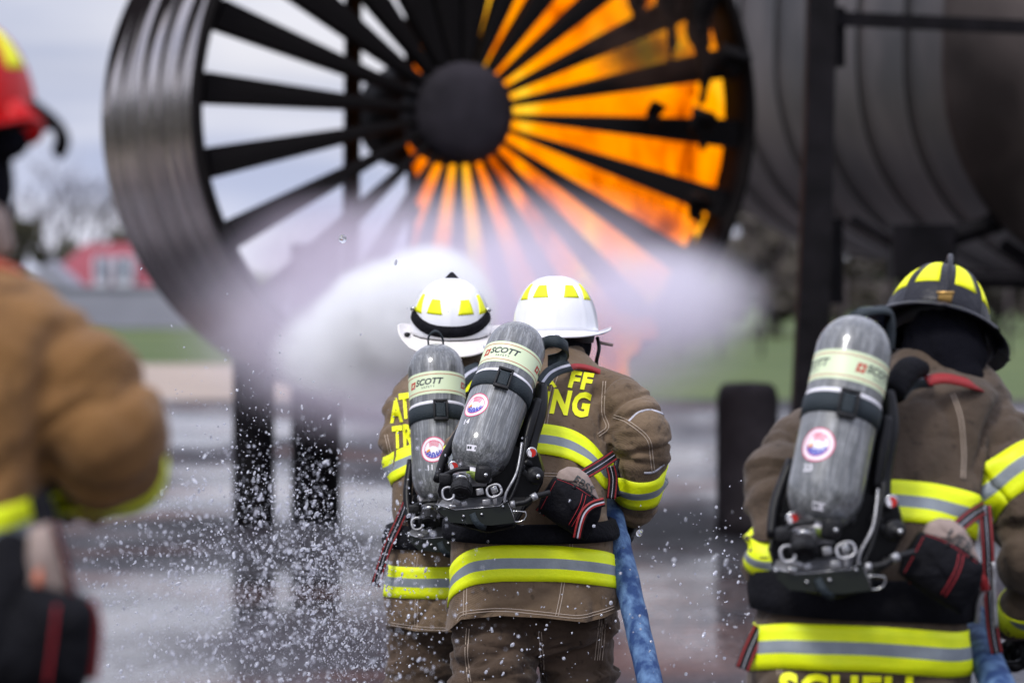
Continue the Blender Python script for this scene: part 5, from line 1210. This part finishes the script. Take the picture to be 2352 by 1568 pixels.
strap_px('red_tab', [(2232, 1310, 8.93), (2256, 1330, 8.93), (2264, 1356, 8.94)], .022, [0], [M['red']], pr, t=.006)
strap_px('tail_strap', [(1745, 1440, 9.0), (1722, 1490, 8.98), (1705, 1535, 8.97)], .035, HARN, harness_mats(), Rm.belt, t=.006)
wr = P(2362, 1435, 9.36); glove(Rm, 1, wr, P(2335, 1490, 9.42) - wr, Vector((-1, -.2, -.2)))
wr = P(1846, 1402, 9.52); glove(Rm, 0, wr, Vector((.6, .7, -.3)), Vector((.4, .2, -1)), side=-1)
hose('fire_hose', [(1960, 1200, 11.2), (2120, 1300, 10.2), (2212, 1390, 9.5), (2236, 1450, 9.25), (2272, 1530, 9.0), (2320, 1640, 8.8), (2400, 1850, 8.5), (2480, 2120, 8.2), (2550, 2350, 8.0), (2650, 2430, 7.6)], .040, 'second blue hose, low in the right corner beside the firefighter in the black helmet')

# ------------------------------------------------------------ firefighter close at the left edge
F = make_person('near', dict(label='out of focus firefighter in an ochre coat and red helmet close at the left edge', cloth='ochre', seed=25, amp=.013, freq=4.2, voxel=.009,
    torso=[(560, -125, 85, 5.98, .085), (610, -125, 150, 5.97, .11), (650, -130, 240, 5.95, .135), (710, -135, 300, 5.93, .16), (820, -140, 300, 5.9, .18), (960, -145, 275, 5.88, .18), (1100, -150, 252, 5.86, .175), (1260, -155, 250, 5.85, .175), (1420, -155, 262, 5.85, .18), (1580, -155, 270, 5.85, .18), (1750, -155, 285, 5.85, .19), (1780, -155, 280, 5.85, .185)],
    arms=[[(60, 800, 5.93, .10), (150, 900, 5.90, .108), (225, 1000, 5.88, .104), (245, 1060, 5.97, .088), (232, 1085, 6.2, .075), (196, 1100, 6.42, .065)],
          [(-400, 790, 5.93, .10), (-450, 950, 5.9, .095), (-460, 1150, 5.95, .08), (-380, 1250, 6.15, .065)]],
    legs=[[(-280, 1700, 5.86, .14), (-285, 1900, 5.85, .125), (-290, 2200, 5.8, .11), (-290, 2700, 5.85, .10), (-290, 3080, 5.9, .09)],
          [(-30, 1700, 5.86, .14), (-25, 1900, 5.85, .125), (-20, 2200, 5.8, .11), (-20, 2700, 5.85, .10), (-20, 3080, 5.9, .09)]],
    head=(-122, 400, 5.98, -.6), hoodr=.085, extra=[]))
helmet(F, P(-125, 285, 6.0), yaw=-35, pitch=4, roll=4, kind='red', sc=1.02)
stripe_arm(F, 0, .62, .085)
stripe_torso(F, 'reflective_stripe', lambda u: lin([(-3.2, 1230), (0, 1235), (.7, 1225), (1.3, 1205), (3.2, 1220)])(u), .095)
bm = bmesh.new(); c = []
for i in range(9):
    t = i / 8; c.append((P(70 + 70 * math.sin(t * 2.2) + 4 * t, 235 + 120 * t, 5.9 + .05 * t), .014 + .004 * math.sin(t * 3.1)))
tube(bm, c, n=12, flat=.5); obj('eye_shield', bm, M['blackplastic'], F.helmet)
bm = bmesh.new(); capsules(bm, [(P(30, 270, 5.95), .030), (P(62, 295, 5.95), .03)]); obj('goggle_pad', remesh(bm, .008, 2), M['redshell'], F.helmet)
bm = bmesh.new(); capsules(bm, [(P(-10, 330, 5.95), .035), (P(30, 325, 5.93), .028)]); capsules(bm, [(P(-20, 380, 5.96), .03), (P(2, 480, 5.96), .018), (P(14, 560, 5.96), .012)]); obj('hood_edge', remesh(bm, .008, 2), M['knit'], F.root)
bm = bmesh.new(); capsules(bm, [(P(-30, 520, 5.93), .04), (P(0, 560, 5.93), .024)]); obj('neck_cloth', remesh(bm, .008, 2), M['beige'], F.root)
strap_px('shoulder_pad', [(-60, 600, 5.80), (0, 605, 5.82), (50, 622, 5.86)], .022, [0, 1], [M['red'], M['orange']], F.root, nrm=Vector((0, -.7, .7)))
F.plabel = 'blurred black pouch with a pale bag tucked in it, low in the left corner'
root = empty('mask_pouch', P(110, 1400, 5.62), label=F.plabel, cat='pouch')
flat_bag('inner_bag', [(62, 1215), (110, 1200), (140, 1230), (172, 1370), (168, 1400), (60, 1380)], 5.64, .03, M['beige'], root, .02)
flat_bag('case', [(50, 1345), (110, 1350), (190, 1375), (214, 1400), (205, 1520), (185, 1600), (20, 1590), (-20, 1540), (10, 1420)], 5.60, .06, M['pad'], root, .03)
flat_bag('mark', [(76, 1320), (92, 1300), (98, 1345), (84, 1350)], 5.615, .01, M['orange'], root, .004)
strap_px('side_strap', [(122, 1200, 5.62), (150, 1290, 5.62), (172, 1380, 5.62)], .012, [0, (1, .4), 0], harness_mats(), root)
strap_px('stitched_edge', [(130, 1390, 5.565), (120, 1480, 5.565), (108, 1570, 5.57)], .004, [0], [M['redstitch']], root)
strap_px('red_hook', [(205, 1380, 5.64), (222, 1440, 5.65), (212, 1560, 5.66)], .016, [0], [M['red']], root, t=.01)
bm = bmesh.new(); capsules(bm, [(P(95, 1150, 5.72), .02), (P(105, 1220, 5.70), .02), (P(80, 1320, 5.66), .03)]); capsules(bm, [(P(20, 1260, 5.68), .03), (P(0, 1400, 5.66), .05), (P(-40, 1560, 5.66), .06)]); obj('harness', remesh(bm, .01, 2), M['pad'], F.root)
glove(F, 0, P(192, 1102, 6.44), Vector((-.4, .9, -.1)), Vector((-.2, .2, -1))); glove(F, 1, P(-376, 1256, 6.17), Vector((.6, .7, -.2)), Vector((.2, .1, -1)), side=-1)

# ================================================================== WATER
def droplets(name, n, seed, regions, label):
    rnd = random.Random(seed); ico = bmesh.new(); bmesh.ops.create_icosphere(ico, subdivisions=2, radius=1); base = [v.co.copy() for v in ico.verts]; faces = [tuple(v.index for v in f.verts) for f in ico.faces]; ico.free()
    vs, fs = [], []
    for i in range(n):
        x0, y0, sx, sy, dn, df, r0, w_ = rnd.choices(regions, weights=[r_[-1] for r_ in regions])[0]
        px = rnd.gauss(x0, sx); py = rnd.gauss(y0, sy); d = rnd.uniform(dn, df); 
        if py > 1700 or px < -60 or px > 2420: continue
        p = P(px, py, d)
        if p.z < .03: continue
        r_ = r0 * .58 * min(3.4, math.exp(rnd.gauss(-.1, .6))); q = Vector((rnd.gauss(-.4, .5), rnd.gauss(0, .3), rnd.gauss(-.8, .5))).normalized(); k = rnd.choice((1, 1, 1.2, 1.6, 2.2)); q_ = Vector((0, 0, 1)).rotation_difference(q); o = len(vs)
        for b in base: vs.append(p + q_ @ Vector((b.x * r_, b.y * r_, b.z * r_ * k)))
        fs += [tuple(o + j for j in f) for f in faces]
    me = bpy.data.meshes.new(name); me.from_pydata([tuple(v) for v in vs], [], fs)
    recenter(obj(name, me, M['drop'], kind='stuff', label=label, cat='water drops'))
M['drop'] = mat('water_drop', (.82, .83, .90), .05, spec=.8, trans=.6)
droplets('water_drops', 12500, 4, [(700, 1250, 150, 120, 9.0, 14.5, .0026, 3.2), (620, 1450, 230, 130, 8.2, 14.5, .0024, 3.6), (400, 1250, 170, 160, 8.5, 14.5, .0022, 1.2), (560, 1000, 130, 130, 10.5, 12.5, .0020, .4), (800, 1420, 60, 140, 10.5, 12, .0022, 1.2)],
         'spray of white water drops flying over the wet ground left of the pair')
droplets('water_drops', 460, 8, [(1600, 1400, 130, 150, 9.5, 12.5, .0028, 2.0), (1230, 1460, 180, 70, 10.3, 11.1, .0026, 1.2), (1650, 1230, 60, 80, 9.0, 12, .003, .6), (900, 650, 200, 200, 10.5, 11.6, .0022, .12)],
         'loose water drops in the air between the hose and the right firefighter')
def big_drops():
    for (x, y, r_, t) in ((787, 549, .0115, 'largest clear water drop hanging above the white spray'), (1468, 1224, .009, 'bright water drop beside the glove and hose')):
        bm = bmesh.new(); ball(bm, P(x, y, 11.0), r_, (1, 1, 1.1), seg=24); recenter(obj('water_drop', bm, M['clear'], label=t, cat='water drop'))
M['clear'] = mat('clear_water', (.95, .96, 1), .02, trans=.85)
M['clear'].node_tree.nodes['Principled BSDF'].inputs['IOR'].default_value = 1.33
big_drops()
def vol(name, col, dens, half, nscale=1.2, power=1.0, lo=.35, hi=.65, base=.25, stretch=(1, 1, 1)):
    """airborne water: density fades from the middle of the cloud outwards and is broken up by noise"""
    m = bpy.data.materials.new(name); m.use_nodes = True; t = m.node_tree; t.nodes.clear(); n = t.nodes.new; l = t.links.new; v = n('ShaderNodeVolumePrincipled')
    v.inputs['Color'].default_value = (*col, 1)
    c = n('ShaderNodeTexCoord'); mp_ = n('ShaderNodeMapping'); mp_.inputs['Scale'].default_value = tuple(1 / h for h in half); l(c.outputs['Object'], mp_.inputs[0])
    ln = n('ShaderNodeVectorMath'); ln.operation = 'LENGTH'; l(mp_.outputs[0], ln.inputs[0])
    f = n('ShaderNodeMapRange'); f.interpolation_type = 'SMOOTHSTEP'; f.inputs['From Min'].default_value = 1; f.inputs['From Max'].default_value = power; l(ln.outputs['Value'], f.inputs[0])
    m3 = n('ShaderNodeMapping'); m3.inputs['Scale'].default_value = stretch; l(c.outputs['Object'], m3.inputs[0])
    x = n('ShaderNodeTexNoise'); x.inputs['Scale'].default_value = nscale; x.inputs['Detail'].default_value = 3; l(m3.outputs[0], x.inputs['Vector'])
    g = n('ShaderNodeMapRange'); g.inputs['From Min'].default_value = lo; g.inputs['From Max'].default_value = hi; g.inputs['To Min'].default_value = base; g.inputs['To Max'].default_value = 1; l(x.outputs['Fac'], g.inputs[0])
    k = n('ShaderNodeMath'); k.operation = 'MULTIPLY'; l(f.outputs[0], k.inputs[0]); l(g.outputs[0], k.inputs[1])
    k2 = n('ShaderNodeMath'); k2.operation = 'MULTIPLY'; k2.inputs[1].default_value = dens; l(k.outputs[0], k2.inputs[0]); l(k2.outputs[0], v.inputs['Density'])
    o = n('ShaderNodeOutputMaterial'); l(v.outputs[0], o.inputs['Volume']); return m
def puff(name, px, py, d, half, m_args, label, cat, rot=0):
    c = P(px, py, d); bm = bmesh.new(); ball(bm, (0, 0, 0), 1.0, half, seg=32)
    o = obj(name, bm, vol(name + '_volume', **m_args, half=half), kind='stuff', label=label, cat=cat); o.location = c; o.rotation_euler = (0, R(rot), 0); return o
SP = dict(col=(1, 1, 1), nscale=7.5, power=.4, base=.25, lo=.36, hi=.6, stretch=(1, 1, 1.4))
puff('water_spray', 985, 725, 17.0, (.335, .5, .345), dict(SP, dens=34, base=.5), 'round bright head of the water spray beside the banded white helmet', 'spray', rot=0)
puff('water_spray', 870, 725, 17.3, (.33, .42, .28), dict(SP, dens=22, power=.35), 'middle swell of the white water spray', 'spray', rot=-24)
puff('water_spray', 815, 772, 17.6, (.46, .45, .27), dict(SP, dens=15, power=.15, base=.3), 'long white tail of the water spray reaching left in front of the black posts', 'spray', rot=-20)
puff('water_spray', 880, 850, 17.3, (.55, .5, .24), dict(SP, dens=5, power=.1), 'thin grey veil of spray hanging under the bright spray', 'spray', rot=6)
puff('mist', 740, 590, 22.6, (.66, .45, .46), dict(col=(.80, .70, .82), dens=3.2, nscale=1.6, power=.1, base=.4), 'thin purple haze over the lower left blades of the engine', 'mist')
puff('smoke', 1500, 85, 24.22, (.52, .10, .42), dict(col=(.10, .07, .06), dens=26, nscale=2.6, power=.3, base=.1, lo=.42, hi=.62), 'dark smoke inside the upper right of the engine', 'smoke')
puff('mist', 1060, 730, 20.8, (1.75, .9, .84), dict(col=(.93, .88, .96), dens=4.2, nscale=1.0, power=.25, base=.22, stretch=(1, 1, 1.6)), 'pale lilac mist drifting across the lower half of the engine', 'mist')
puff('mist', 1540, 690, 20.6, (.62, .6, .38), dict(col=(.96, .94, 1), dens=3.2, nscale=1.6, power=.3, base=.3), 'thin lilac end of the mist, nearest the short round post', 'mist')
